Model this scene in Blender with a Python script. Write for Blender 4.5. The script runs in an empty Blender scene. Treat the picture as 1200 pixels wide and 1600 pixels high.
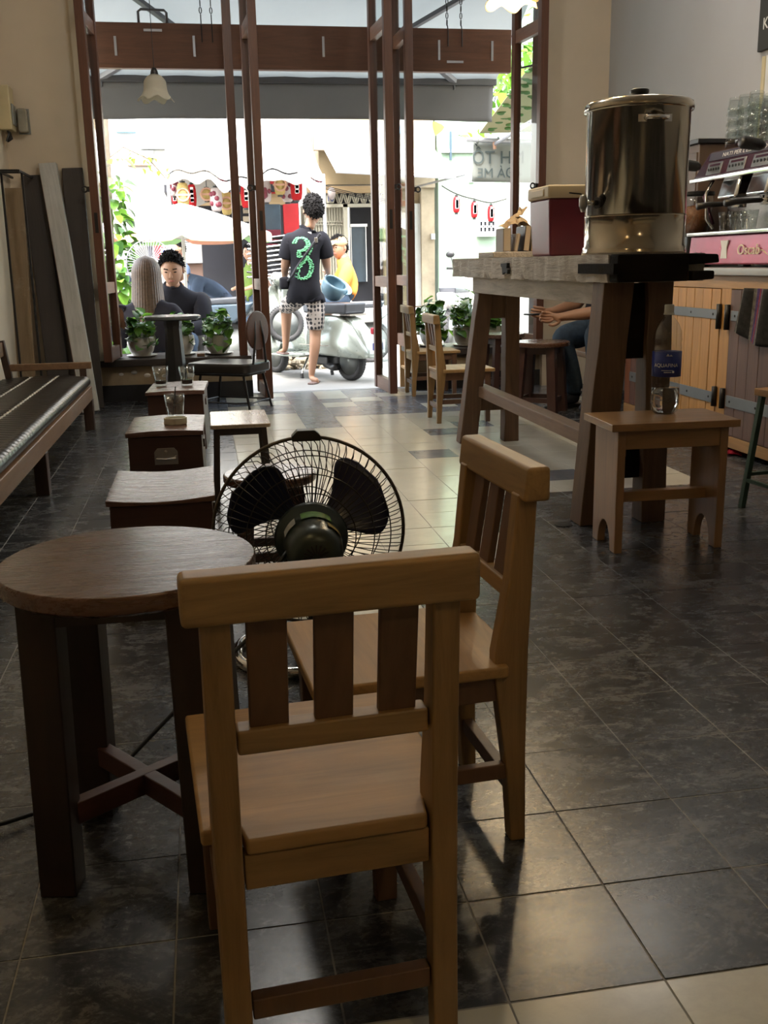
import bpy, bmesh, math, random
from mathutils import Vector, Matrix, Euler
from mathutils.bvhtree import BVHTree
random.seed(7)
S = bpy.context.scene
COL = S.collection
PI = math.pi
R = math.radians

# ------------------------------------------------------------------ camera
CH = 0.87072; FPX = 1566.3; YAW, PIT, ROL = 0.170859, 0.2441166, 0.0198026
_f0 = Vector((math.sin(YAW), math.cos(YAW), 0)); _r0 = Vector((math.cos(YAW), -math.sin(YAW), 0)); _u = Vector((0, 0, 1))
FWD = _f0 * math.cos(PIT) - _u * math.sin(PIT)
_dn = -(_u * math.cos(PIT) + _f0 * math.sin(PIT))
RGT = _r0 * math.cos(ROL) + _dn * math.sin(ROL)
DWN = _dn * math.cos(ROL) - _r0 * math.sin(ROL)
cd = bpy.data.cameras.new('camera'); cam = bpy.data.objects.new('camera', cd); COL.objects.link(cam)
cd.sensor_fit = 'HORIZONTAL'; cd.sensor_width = 36; cd.lens = 36 * FPX / 1200; cd.clip_start = 0.05; cd.clip_end = 200
m = Matrix((RGT, -DWN, -FWD)).transposed().to_4x4(); m.translation = (0, 0, CH); cam.matrix_world = m
S.camera = cam

def at(x, y, Y):
    """point seen at photo pixel (x, y) that stands at depth Y in the place"""
    d = RGT * ((x - 600) / FPX) + DWN * ((y - 800) / FPX) + FWD
    return Vector((0, 0, CH)) + d * (Y / d.y)

# ------------------------------------------------------------------ world, sun, exposure
w = bpy.data.worlds.new('world'); S.world = w; w.use_nodes = True
nt = w.node_tree; bg = nt.nodes['Background']
sky = nt.nodes.new('ShaderNodeTexSky'); sky.sky_type = 'NISHITA'; sky.sun_disc = False
sky.sun_elevation = R(62); sky.sun_rotation = R(200); sky.air_density = 1.6; sky.dust_density = 4.0; sky.ozone_density = 0.6
hs = nt.nodes.new('ShaderNodeHueSaturation'); hs.inputs['Saturation'].default_value = 0.42
nt.links.new(sky.outputs[0], hs.inputs['Color']); nt.links.new(hs.outputs[0], bg.inputs['Color'])
bg.inputs['Strength'].default_value = 1.6
sd = bpy.data.lights.new('sun', 'SUN'); sd.energy = 3.2; sd.angle = R(18); sd.color = (1.0, 0.95, 0.87)
sun = bpy.data.objects.new('sun', sd); COL.objects.link(sun)
sun.rotation_euler = Vector((0.25, 0.52, -1.05)).to_track_quat('-Z', 'Y').to_euler()
S.view_settings.view_transform = 'Standard'; S.view_settings.look = 'None'
S.view_settings.exposure = 0.45; S.view_settings.gamma = 1.0; S.view_settings.use_curve_mapping = False
S.cycles.max_bounces = 10; S.cycles.diffuse_bounces = 5; S.cycles.glossy_bounces = 4
S.cycles.transmission_bounces = 10; S.cycles.transparent_max_bounces = 16
S.cycles.caustics_reflective = False; S.cycles.caustics_refractive = False
S.cycles.sample_clamp_indirect = 6.0; S.cycles.use_denoising = True

# ------------------------------------------------------------------ materials
def _mat(name):
    mt = bpy.data.materials.new(name); mt.use_nodes = True
    n = mt.node_tree; b = n.nodes['Principled BSDF']
    return mt, n, b
def _coord(n, scale=(1, 1, 1), rot=(0, 0, 0)):
    tc = n.nodes.new('ShaderNodeTexCoord'); mp = n.nodes.new('ShaderNodeMapping')
    mp.inputs['Scale'].default_value = scale; mp.inputs['Rotation'].default_value = rot
    n.links.new(tc.outputs['Object'], mp.inputs['Vector']); return mp.outputs['Vector']
def _ramp(n, fac, stops):
    r = n.nodes.new('ShaderNodeValToRGB'); e = r.color_ramp.elements
    while len(e) < len(stops): e.new(0.5)
    for i, (p, c) in enumerate(stops): e[i].position = p; e[i].color = (*c, 1)
    n.links.new(fac, r.inputs['Fac']); return r.outputs['Color']
def _noise(n, vec, scale, detail=5, rough=0.6, dist=0.0):
    t = n.nodes.new('ShaderNodeTexNoise'); t.inputs['Scale'].default_value = scale; t.inputs['Detail'].default_value = detail
    t.inputs['Roughness'].default_value = rough; t.inputs['Distortion'].default_value = dist
    n.links.new(vec, t.inputs['Vector']); return t.outputs['Fac']
def _bump(n, b, fac, strength, dist=0.01):
    u = n.nodes.new('ShaderNodeBump'); u.inputs['Strength'].default_value = strength; u.inputs['Distance'].default_value = dist
    n.links.new(fac, u.inputs['Height']); n.links.new(u.outputs[0], b.inputs['Normal'])
def _roughmap(n, b, fac, lo, hi):
    mr = n.nodes.new('ShaderNodeMapRange'); mr.inputs[3].default_value = lo; mr.inputs[4].default_value = hi
    n.links.new(fac, mr.inputs[0]); n.links.new(mr.outputs[0], b.inputs['Roughness'])
def sc(c, k): return tuple(min(1, v * k) for v in c)

def plain(name, c, rough=0.5, metal=0.0, var=0.12, scale=6, bump=0.0, coat=0.0, spec=None):
    mt, n, b = _mat(name); v = _coord(n); f = _noise(n, v, scale)
    n.links.new(_ramp(n, f, [(0.25, sc(c, 1 - var)), (0.75, sc(c, 1 + var))]), b.inputs['Base Color'])
    b.inputs['Metallic'].default_value = metal; _roughmap(n, b, f, max(0.02, rough - 0.06), min(1, rough + 0.06))
    if bump: _bump(n, b, _noise(n, v, scale * 6), bump, 0.004)
    if coat: b.inputs['Coat Weight'].default_value = coat; b.inputs['Coat Roughness'].default_value = 0.1
    if spec is not None: b.inputs['Specular IOR Level'].default_value = spec
    return mt
def wood(name, c, rough=0.45, axis='z', grain=1.0, contrast=0.35, bump=0.12, wear=0.0, wearc=(0.4, 0.33, 0.25), coat=0.0):
    """grain runs along the given local axis"""
    mt, n, b = _mat(name); k = {'x': (1.2, 14, 14), 'y': (14, 1.2, 14), 'z': (14, 14, 1.2)}[axis]
    v = _coord(n, sc3(k, grain)); f = _noise(n, v, 2.2, 7, 0.65, 1.2); f2 = _noise(n, v, 9, 4, 0.7)
    a = n.nodes.new('ShaderNodeMath'); a.operation = 'MULTIPLY_ADD'; a.inputs[1].default_value = 0.35
    n.links.new(f2, a.inputs[0]); n.links.new(f, a.inputs[2])
    col = _ramp(n, a.outputs[0], [(0.35, sc(c, 1 - contrast)), (0.62, c), (0.95, sc(c, 1 + contrast))])
    if wear:
        wv = _coord(n); wf = _noise(n, wv, 11, 8, 0.72); mx = n.nodes.new('ShaderNodeMix'); mx.data_type = 'RGBA'
        mr = n.nodes.new('ShaderNodeMapRange'); mr.inputs[1].default_value = 0.55; mr.inputs[2].default_value = 0.72; mr.inputs[4].default_value = wear
        n.links.new(wf, mr.inputs[0]); n.links.new(mr.outputs[0], mx.inputs[0]); n.links.new(col, mx.inputs[6]); mx.inputs[7].default_value = (*wearc, 1)
        col = mx.outputs[2]
    n.links.new(col, b.inputs['Base Color']); _roughmap(n, b, f2, rough - 0.1, rough + 0.12)
    if bump: _bump(n, b, a.outputs[0], bump, 0.003)
    if coat: b.inputs['Coat Weight'].default_value = coat; b.inputs['Coat Roughness'].default_value = 0.15
    return mt
def sc3(k, g): return tuple(v * g for v in k)
def glass(name, c=(1, 1, 1), rough=0.0, ior=1.45, alpha_mix=0.0):
    mt, n, b = _mat(name); b.inputs['Base Color'].default_value = (*c, 1); b.inputs['Roughness'].default_value = rough
    b.inputs['Transmission Weight'].default_value = 1; b.inputs['IOR'].default_value = ior
    return mt
def pane(name, tint=(0.9, 0.95, 0.95), ior=1.45):
    """thin window glass: mostly clear, a little mirror-like"""
    mt, n, b = _mat(name); out = n.nodes['Material Output']
    t = n.nodes.new('ShaderNodeBsdfTransparent'); t.inputs[0].default_value = (*tint, 1)
    g = n.nodes.new('ShaderNodeBsdfGlossy'); g.inputs['Roughness'].default_value = 0.03
    lw = n.nodes.new('ShaderNodeFresnel'); lw.inputs['IOR'].default_value = ior
    ge = n.nodes.new('ShaderNodeNewGeometry'); ml = n.nodes.new('ShaderNodeMath'); ml.operation = 'MULTIPLY'; iv = n.nodes.new('ShaderNodeMath'); iv.operation = 'SUBTRACT'; iv.inputs[0].default_value = 1.0
    n.links.new(ge.outputs['Backfacing'], iv.inputs[1]); n.links.new(lw.outputs[0], ml.inputs[0]); n.links.new(iv.outputs[0], ml.inputs[1])
    mx = n.nodes.new('ShaderNodeMixShader'); n.links.new(ml.outputs[0], mx.inputs[0]); n.links.new(t.outputs[0], mx.inputs[1]); n.links.new(g.outputs[0], mx.inputs[2])
    n.links.new(mx.outputs[0], out.inputs['Surface']); return mt
def fabric(name, c, trans=0.0, var=0.1, scale=8, tc=None):
    mt, n, b = _mat(name); v = _coord(n); f = _noise(n, v, scale)
    col = _ramp(n, f, [(0.25, sc(c, 1 - var)), (0.75, sc(c, 1 + var))]); n.links.new(col, b.inputs['Base Color'])
    b.inputs['Roughness'].default_value = 0.85; b.inputs['Specular IOR Level'].default_value = 0.2
    if trans:
        out = n.nodes['Material Output']; t = n.nodes.new('ShaderNodeBsdfTranslucent'); t.inputs[0].default_value = (*(tc or c), 1)
        mx = n.nodes.new('ShaderNodeMixShader'); mx.inputs[0].default_value = trans
        n.links.new(b.outputs[0], mx.inputs[1]); n.links.new(t.outputs[0], mx.inputs[2]); n.links.new(mx.outputs[0], out.inputs['Surface'])
    return mt
def emit(name, c, k):
    mt, n, b = _mat(name); b.inputs['Base Color'].default_value = (*c, 1); b.inputs['Emission Color'].default_value = (*c, 1); b.inputs['Emission Strength'].default_value = k
    return mt
def tile_mat(name, c, c2, rough, scuff):
    mt, n, b = _mat(name)
    oi = n.nodes.new('ShaderNodeTexCoord'); geo = n.nodes.new('ShaderNodeNewGeometry')
    mp = n.nodes.new('ShaderNodeMapping'); mp.inputs['Scale'].default_value = (1, 1, 1); n.links.new(geo.outputs['Position'], mp.inputs['Vector'])
    v = mp.outputs['Vector']
    big = _noise(n, v, 2.3, 6, 0.6); mp2 = n.nodes.new('ShaderNodeMapping'); mp2.inputs['Scale'].default_value = (3.0, 5.0, 1); mp2.inputs['Rotation'].default_value = (0, 0, 0.6)
    n.links.new(geo.outputs['Position'], mp2.inputs['Vector']); st0 = _noise(n, mp2.outputs['Vector'], 2.4, 8, 0.72, 1.2); fn = _noise(n, mp2.outputs['Vector'], 13, 8, 0.8, .6); mm = n.nodes.new('ShaderNodeMath'); mm.operation = 'MULTIPLY_ADD'; mm.inputs[1].default_value = 0.45; sm = n.nodes.new('ShaderNodeMath'); sm.operation = 'MULTIPLY'; sm.inputs[1].default_value = 0.58; n.links.new(st0, sm.inputs[0]); n.links.new(fn, mm.inputs[0]); n.links.new(sm.outputs[0], mm.inputs[2]); st = mm.outputs[0]
    col = _ramp(n, big, [(0.3, c), (0.7, sc(c, 1.25))])
    mr = n.nodes.new('ShaderNodeMapRange'); mr.inputs[1].default_value = 0.47; mr.inputs[2].default_value = 0.64; mr.inputs[4].default_value = scuff
    n.links.new(st, mr.inputs[0]); mx = n.nodes.new('ShaderNodeMix'); mx.data_type = 'RGBA'; n.links.new(mr.outputs[0], mx.inputs[0]); n.links.new(col, mx.inputs[6]); mx.inputs[7].default_value = (*c2, 1)
    n.links.new(mx.outputs[2], b.inputs['Base Color']); _roughmap(n, b, st, rough - 0.08, rough + 0.2); _bump(n, b, big, 0.06, 0.01)
    return mt
M = {}
M['wall_beige'] = plain('wall_beige', (0.66, 0.565, 0.435), 0.85, var=0.08, scale=1.5, bump=0.1)
M['wall_grey'] = plain('wall_grey', (0.46, 0.47, 0.49), 0.85, var=0.06, scale=1.2, bump=0.08)
M['ceiling'] = plain('ceiling', (0.78, 0.76, 0.72), 0.9, var=0.05)
M['plaster'] = plain('plaster', (0.78, 0.70, 0.58), 0.85, var=0.1, scale=3)
M['grout'] = plain('grout', (0.30, 0.30, 0.29), 0.9)
M['tile_dark'] = tile_mat('tile_dark', (0.021, 0.022, 0.025), (0.135, 0.137, 0.145), 0.20, 0.9)
M['tile_grey'] = tile_mat('tile_grey', (0.13, 0.145, 0.18), (0.22, 0.23, 0.26), 0.17, 0.5)
M['tile_light'] = tile_mat('tile_light', (0.54, 0.54, 0.48), (0.42, 0.42, 0.39), 0.15, 0.35)
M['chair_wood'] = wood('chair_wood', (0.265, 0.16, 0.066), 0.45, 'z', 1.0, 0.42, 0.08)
M['chair_wood_x'] = wood('chair_wood_x', (0.28, 0.175, 0.075), 0.45, 'x', 1.0, 0.5, 0.08)
M['seat_wood'] = wood('seat_wood', (0.36, 0.215, 0.085), 0.48, 'x', 0.8, 0.35, 0.08, 0.4, (0.46, 0.31, 0.145))
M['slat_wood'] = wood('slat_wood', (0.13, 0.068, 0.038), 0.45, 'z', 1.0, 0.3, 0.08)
M['stool_wood'] = wood('stool_wood', (0.33, 0.185, 0.08), 0.35, 'x', 0.8, 0.3, 0.06, coat=0.2)
M['stool_wood_z'] = wood('stool_wood_z', (0.30, 0.17, 0.085), 0.42, 'z', 0.8, 0.28, 0.06)
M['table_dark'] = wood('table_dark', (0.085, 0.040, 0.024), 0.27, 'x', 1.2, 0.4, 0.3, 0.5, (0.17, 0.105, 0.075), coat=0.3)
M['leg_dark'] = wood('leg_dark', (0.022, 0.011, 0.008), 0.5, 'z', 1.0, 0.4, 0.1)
M['brace'] = wood('brace', (0.075, 0.03, 0.022), 0.45, 'x', 1.0, 0.4, 0.1)
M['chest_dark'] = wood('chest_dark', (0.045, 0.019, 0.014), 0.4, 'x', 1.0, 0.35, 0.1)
M['chest_top'] = wood('chest_top', (0.12, 0.065, 0.05), 0.27, 'x', 1.2, 0.4, 0.45, 0.8, (0.05, 0.022, 0.018))
M['door_wood'] = wood('door_wood', (0.105, 0.040, 0.021), 0.42, 'z', 1.0, 0.35, 0.08)
M['beam_wood'] = wood('beam_wood', (0.115, 0.050, 0.028), 0.6, 'x', 0.7, 0.4, 0.15, 0.35, (0.06, 0.03, 0.02))
M['bar_rough'] = wood('bar_rough', (0.46, 0.42, 0.37), 0.7, 'y', 0.9, 0.4, 0.9, 0.5, (0.58, 0.54, 0.48))
M['bar_dark'] = wood('bar_dark', (0.012, 0.009, 0.007), 0.85, 'x', 0.9, 0.4, 0.6)
M['bar_leg'] = wood('bar_leg', (0.125, 0.07, 0.037), 0.6, 'z', 0.8, 0.45, 0.4)
M['bar_stretch'] = wood('bar_stretch', (0.20, 0.125, 0.085), 0.6, 'y', 0.8, 0.4, 0.4)
M['plank_grey'] = wood('plank_grey', (0.42, 0.42, 0.40), 0.38, 'z', 0.6, 0.4, 0.5, 0.3, (0.2, 0.17, 0.14))
M['plank_dark'] = wood('plank_dark', (0.045, 0.036, 0.03), 0.6, 'z', 0.6, 0.4, 0.4)
M['plank_edge'] = wood('plank_edge', (0.17, 0.10, 0.06), 0.6, 'z', 0.8, 0.3, 0.3)
M['plank_pale'] = wood('plank_pale', (0.22, 0.155, 0.09), 0.65, 'z', 0.6, 0.3, 0.3, 0.4, (0.4, 0.34, 0.26))
M['bench_wood'] = wood('bench_wood', (0.20, 0.115, 0.065), 0.45, 'y', 1.0, 0.35, 0.2, 0.2, (0.4, 0.32, 0.25))
M['bench_dark'] = wood('bench_dark', (0.055, 0.03, 0.02), 0.5, 'z', 1.0, 0.3, 0.1)
M['leather'] = plain('leather', (0.016, 0.013, 0.011), 0.30, var=0.25, scale=14, bump=0.12)
M['thread'] = plain('thread', (0.75, 0.72, 0.66), 0.8)
M['black'] = plain('black', (0.012, 0.012, 0.013), 0.4)
M['black_matte'] = plain('black_matte', (0.014, 0.014, 0.016), 0.75)
M['iron'] = plain('iron', (0.03, 0.028, 0.027), 0.42, metal=0.6)
M['chrome'] = plain('chrome', (0.75, 0.74, 0.72), 0.10, metal=1.0, var=0.03)
M['steel'] = plain('steel', (0.46, 0.41, 0.33), 0.14, metal=1.0, var=0.05, scale=3)
M['steel_dull'] = plain('steel_dull', (0.45, 0.44, 0.42), 0.35, metal=1.0)
M['strap'] = plain('strap', (0.17, 0.185, 0.20), 0.45, metal=0.3)
M['counter'] = plain('counter', (0.36, 0.38, 0.40), 0.3, var=0.15, scale=4)
M['cab_yellow'] = wood('cab_yellow', (0.47, 0.245, 0.075), 0.5, 'z', 0.8, 0.3, 0.1)
M['cab_purple'] = wood('cab_purple', (0.13, 0.076, 0.062), 0.55, 'z', 0.8, 0.35, 0.1)
M['cab_red'] = wood('cab_red', (0.20, 0.072, 0.036), 0.5, 'z', 0.8, 0.45, 0.1)
M['white'] = plain('white', (0.75, 0.75, 0.73), 0.5, var=0.04)
M['pot_white'] = plain('pot_white', (0.62, 0.60, 0.56), 0.3, var=0.05)
M['ceramic'] = plain('ceramic', (0.55, 0.55, 0.45), 0.3, var=0.05)
M['glass'] = glass('clear_glass', (0.98, 1, 0.99), 0.0, 1.45)
M['water'] = glass('water', (0.97, 0.99, 1.0), 0.0, 1.33)
M['coffee'] = plain('coffee', (0.012, 0.006, 0.004), 0.1)
M['pane'] = pane('window_pane')
M['plastic_clear'] = pane('clear_plastic', (0.86, 0.89, 0.91), 1.9)
M['milk_glass'] = fabric('milk_glass', (0.72, 0.70, 0.62), 0.5, var=0.04, tc=(0.8, 0.76, 0.66))
M['leaf'] = plain('leaf', (0.085, 0.20, 0.028), 0.35, var=0.4, scale=5)
M['leaf2'] = plain('leaf_dark', (0.045, 0.13, 0.028), 0.35, var=0.4, scale=5)
M['leaf3'] = fabric('leaf_bright', (0.16, 0.32, 0.04), 0.35, 0.25, 4, (0.25, 0.5, 0.06))
M['stem'] = plain('stem', (0.16, 0.22, 0.06), 0.6)
M['soil'] = plain('soil', (0.03, 0.02, 0.015), 0.95)
M['bark'] = plain('bark', (0.22, 0.17, 0.12), 0.9, var=0.4, scale=9, bump=0.6)
M['skin'] = plain('skin', (0.36, 0.20, 0.125), 0.5, var=0.05)
M['skin2'] = plain('skin_tan', (0.34, 0.185, 0.115), 0.5, var=0.05)
M['hair'] = plain('hair_black', (0.008, 0.007, 0.007), 0.75, var=0.3, scale=30, spec=.15)
M['jeans'] = fabric('jeans', (0.035, 0.055, 0.085), 0, 0.35, 25)
M['tee_black'] = fabric('tee_black', (0.009, 0.009, 0.013), 0, 0.2)
M['blue_shirt'] = fabric('blue_shirt', (0.075, 0.105, 0.165), 0, 0.15)
M['orange'] = fabric('orange_jacket', (0.62, 0.24, 0.05), 0, 0.12)
M['paper'] = plain('paper', (0.40, 0.29, 0.17), 0.8, var=0.15)
M['label_blue'] = plain('label_blue', (0.012, 0.03, 0.22), 0.35, var=0.15)
M['maroon'] = plain('maroon', (0.12, 0.012, 0.026), 0.35, var=0.15)
M['machine_red'] = plain('machine_red', (0.26, 0.022, 0.055), 0.25, metal=0.35, var=0.25, scale=5)
M['machine_plum'] = plain('machine_plum', (0.075, 0.025, 0.045), 0.25, metal=0.4, var=0.2)
M['red'] = plain('red', (0.42, 0.012, 0.018), 0.6, var=0.12)
M['lantern_red'] = fabric('lantern_red', (0.45, 0.02, 0.025), 0.3, 0.1, 8, (0.5, 0.03, 0.03))
M['lantern_yellow'] = fabric('lantern_yellow', (0.50, 0.38, 0.15), 0.3, 0.1, 8, (0.5, 0.38, 0.14))
M['lantern_white'] = fabric('lantern_white', (0.50, 0.44, 0.43), 0.3, 0.08, 8, (0.5, 0.45, 0.43))

M['bar_dark'].node_tree.nodes['Principled BSDF'].inputs['Specular IOR Level'].default_value = 0.12
for q_ in M['bar_rough'].node_tree.nodes:
    if q_.type == 'BUMP': q_.inputs['Distance'].default_value = 0.012
M['plaster_old'] = plain('plaster_old', (0.35, 0.27, 0.17), 0.8, var=0.35, scale=5, bump=0.2)
M['ledge_wood'] = wood('ledge_wood', (0.045, 0.035, 0.03), 0.45, 'x', 1, .3, .1)
M['rail_wood'] = wood('rail_wood', (0.20, 0.095, 0.055), 0.42, 'x', 1.0, 0.3, 0.08)
M['seat_pale'] = wood('seat_pale', (0.36, 0.29, 0.21), 0.25, 'y', 1.0, 0.3, 0.2, 0.5, (0.2, 0.12, 0.08), coat=0.3)
M['stool_leg'] = wood('stool_leg', (0.045, 0.018, 0.013), 0.45, 'z', 1.0, .35, .1)
M['cage'] = plain('cage', (0.03, 0.026, 0.022), 0.35, metal=0.7)
M['blade'] = plain('blade', (0.012, 0.014, 0.045), 0.3, var=0.15)
M['motor_green'] = plain('motor_green', (0.030, 0.042, 0.038), 0.28, metal=0.3, var=0.2)
M['sticker_green'] = plain('sticker_green', (0.10, 0.25, 0.04), 0.4, var=.5, scale=60)
M['sticker_gold'] = plain('sticker_gold', (0.45, 0.33, 0.10), 0.35, metal=0.5, var=.3, scale=60)
M['sticker_white'] = plain('sticker_white', (0.40, 0.42, 0.42), 0.5, var=.4, scale=80)
M['cage_rim'] = plain('cage_rim', (0.10, 0.085, 0.07), 0.35, metal=0.7)
M['tumbler_glass'] = pane('tumbler_glass', (0.93, 0.95, 0.94), 2.0)
M['plank_dark2'] = wood('plank_dark2', (0.065, 0.05, 0.042), 0.6, 'z', 0.6, 0.4, 0.4)
M['meter_cream'] = plain('meter_cream', (0.55, 0.47, 0.28), 0.5, var=.1)
M['meter_grey'] = plain('meter_grey', (0.25, 0.26, 0.24), 0.25, var=.1)
M['meter_clear'] = plain('meter_clear', (0.30, 0.28, 0.22), 0.12, var=.3, scale=12)
M['table_top_pale'] = plain('table_top_pale', (0.10, 0.11, 0.12), 0.22, var=.1)
M['backrest_wood'] = wood('backrest_wood', (0.085, 0.036, 0.022), 0.4, 'x', 1, .3, .1)
M['white_aged'] = plain('white_aged', (0.50, 0.42, 0.29), 0.55, var=.08)
M['pages'] = plain('pages', (0.55, 0.47, 0.36), 0.9, var=.1)
M['book_grey'] = plain('book_grey', (0.20, 0.17, 0.15), 0.6); M['book_dark'] = plain('book_dark', (0.03, 0.022, 0.02), 0.5); M['book_tan'] = plain('book_tan', (0.36, 0.27, 0.18), 0.6)
M['cap_white'] = plain('cap_white', (0.55, 0.55, 0.52), 0.4)
M['green_paint'] = plain('green_paint', (0.035, 0.075, 0.05), 0.45, var=.2)
M['cab_yellow_y'] = wood('cab_yellow_y', (0.40, 0.23, 0.095), 0.5, 'y', 0.8, 0.3, 0.1)
M['cab_red2'] = wood('cab_red2', (0.12, 0.055, 0.04), 0.5, 'z', 0.8, 0.45, 0.1)
M['cloth_black'] = fabric('cloth_black', (0.022, 0.020, 0.018), 0, .5, 40); M['cloth_grey'] = fabric('cloth_grey', (0.14, 0.13, 0.11), 0, .6, 60); M['cloth_purple'] = fabric('cloth_purple', (0.075, 0.045, 0.13), 0, .5, 50); M['cloth_redw'] = fabric('cloth_redw', (0.24, 0.03, 0.03), 0, .6, 60)
M['foil_red'] = plain('foil_red', (0.35, 0.01, 0.03), 0.2, metal=.6)
M['machine_band'] = plain('machine_band', (0.055, 0.05, 0.075), 0.35); M['machine_back'] = plain('machine_back', (0.20, 0.17, 0.16), 0.25, metal=.7)
M['logo_cream'] = plain('logo_cream', (0.70, 0.62, 0.42), .5)
M['beans'] = plain('beans', (0.20, 0.075, 0.025), .5, var=.5, scale=90)
M['cupb'] = plain('cupb', (0.13, 0.085, 0.06), .5)
M['sign_dark'] = plain('sign_dark', (0.035, 0.037, 0.035), .7)
M['bulb_lit'] = emit('bulb_lit', (1.0, .70, .30), 150.0)
M['shade_warm'] = fabric('shade_warm', (0.8, 0.70, 0.48), 0.6, var=.04, tc=(0.95, 0.8, 0.5))
M['fill_globe_lit'] = emit('fill_globe_lit', (1.0, .9, .75), 3.0)
M['street'] = plain('street', (0.22, 0.215, 0.20), 0.85, var=.2, scale=1.4, bump=.3)
M['paving'] = plain('paving', (0.36, 0.35, 0.33), 0.8, var=.15, scale=3, bump=.2)
M['white_wall'] = plain('white_wall', (0.42, 0.41, 0.39), .85, var=.08, scale=.8)
M['beige_wall'] = plain('beige_wall', (0.28, 0.215, 0.125), .85, var=.25, scale=1.5)
M['green_wall'] = plain('green_wall', (0.26, 0.35, 0.26), .85, var=.12, scale=.6)
M['old_plaster'] = plain('old_plaster', (0.30, 0.25, 0.175), .9, var=.35, scale=3, bump=.3)
M['dark_room'] = plain('dark_room', (0.018, 0.018, 0.024), .7, var=.2)  # near-black colour carries the shade of unlit interiors
M['shutter'] = plain('shutter', (0.40, 0.41, 0.40), .5, var=.1)
M['tarp'] = fabric('tarp_white', (0.62, 0.61, 0.58), .3, .05, 3, (0.6, .58, .55))
M['tarp_grey'] = fabric('tarp_grey', (0.35, 0.33, 0.30), .15, .15, 3)
M['awning'] = fabric('awning', (0.40, 0.42, 0.43), .38, .06, 3, (0.55, 0.58, 0.58))
M['valance'] = fabric('valance', (0.17, 0.175, 0.18), .12, .08, 3, (.25, .26, .27))
M['alu'] = plain('alu', (0.10, 0.105, 0.115), .4, metal=.5)
M['alu_light'] = plain('alu_light', (0.36, 0.37, 0.40), .4, metal=.5)
M['header_wood'] = wood('header_wood', (0.30, 0.21, 0.11), .6, 'x', .5, .3, .1)
M['sign_blue'] = plain('sign_blue', (0.60, 0.68, 0.72), .6, var=.3, scale=5); M['sign_blue2'] = plain('sign_blue2', (0.2, 0.5, 0.75), .6); M['brick'] = plain('brick', (0.42, 0.24, 0.16), .8, var=.3, scale=4)
M['brown_board'] = plain('brown_board', (0.13, 0.075, 0.055), .6); M['panel_grey'] = plain('panel_grey', (0.33, 0.33, 0.32), .5, var=.04); M['blue_glass'] = plain('blue_glass', (0.05, 0.075, 0.10), .2)
M['scallop_green'] = fabric('scallop_green', (0.55, 0.75, 0.45), .4, .05); M['scallop_peach'] = fabric('scallop_peach', (0.85, 0.55, 0.42), .4, .05)
M['gate_cream'] = plain('gate_cream', (0.36, 0.34, 0.27), .6, var=.1)
M['stencil_blue'] = plain('stencil_blue', (0.35, 0.48, 0.62), .8)
M['print_cloth'] = fabric('print_cloth', (0.30, 0.29, 0.19), .3, .08, 4, (.35, .34, .22)); M['border_cloth'] = fabric('border_cloth', (0.36, 0.33, 0.45), .2, .4, 30)
M['banner_cloth'] = fabric('banner_cloth', (0.22, 0.235, 0.215), .3, .06, 5, (.22, .235, .21)); M['ink'] = plain('ink', (0.035, 0.05, 0.05), .8)
M['scooter'] = plain('scooter_paint', (0.27, 0.30, 0.265), .28, metal=.25, var=.06, coat=.6)
M['tyre'] = plain('tyre', (0.04, 0.04, 0.042), .8, var=.2, scale=30); M['rim'] = plain('rim', (0.30, 0.32, 0.31), .4, metal=.5)
M['saddle'] = plain('saddle', (0.05, 0.055, 0.065), .4)
M['tail_red'] = plain('tail_red', (0.35, 0.01, 0.03), .2)
M['bike_paint'] = plain('bike_paint', (0.45, 0.47, 0.48), .3, metal=.3); M['bike_white'] = plain('bike_white', (0.7, 0.68, 0.68), .35); M['bike_red'] = plain('bike_red', (0.5, 0.03, 0.03), .3)
M['lips'] = plain('lips', (0.30, 0.11, 0.09), .5)
M['hair_brown'] = plain('hair_brown', (0.085, 0.05, 0.03), .5, var=.55, scale=55)
M['print_green'] = plain('print_green', (0.12, 0.40, 0.20), .7, var=.5, scale=60)
M['strap_black'] = plain('strap_black', (.016, .016, .02), .8)
M['sandal'] = plain('sandal', (0.15, 0.10, 0.09), .6)
M['helmet'] = plain('helmet', (0.10, 0.18, 0.23), .3, var=.1)
M['cap_pale'] = fabric('cap_pale', (0.42, 0.29, 0.16), 0, .15)
M['tee_grey'] = fabric('tee_grey', (0.022, 0.020, 0.028), 0, .2)
M['short_blue'] = fabric('short_blue', (0.07, 0.09, 0.13), 0, .2)
M['olive'] = fabric('olive', (0.10, 0.15, 0.03), 0, .2)
M['shoe_dark'] = plain('shoe_dark', (0.03, 0.035, 0.045), .6)

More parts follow.
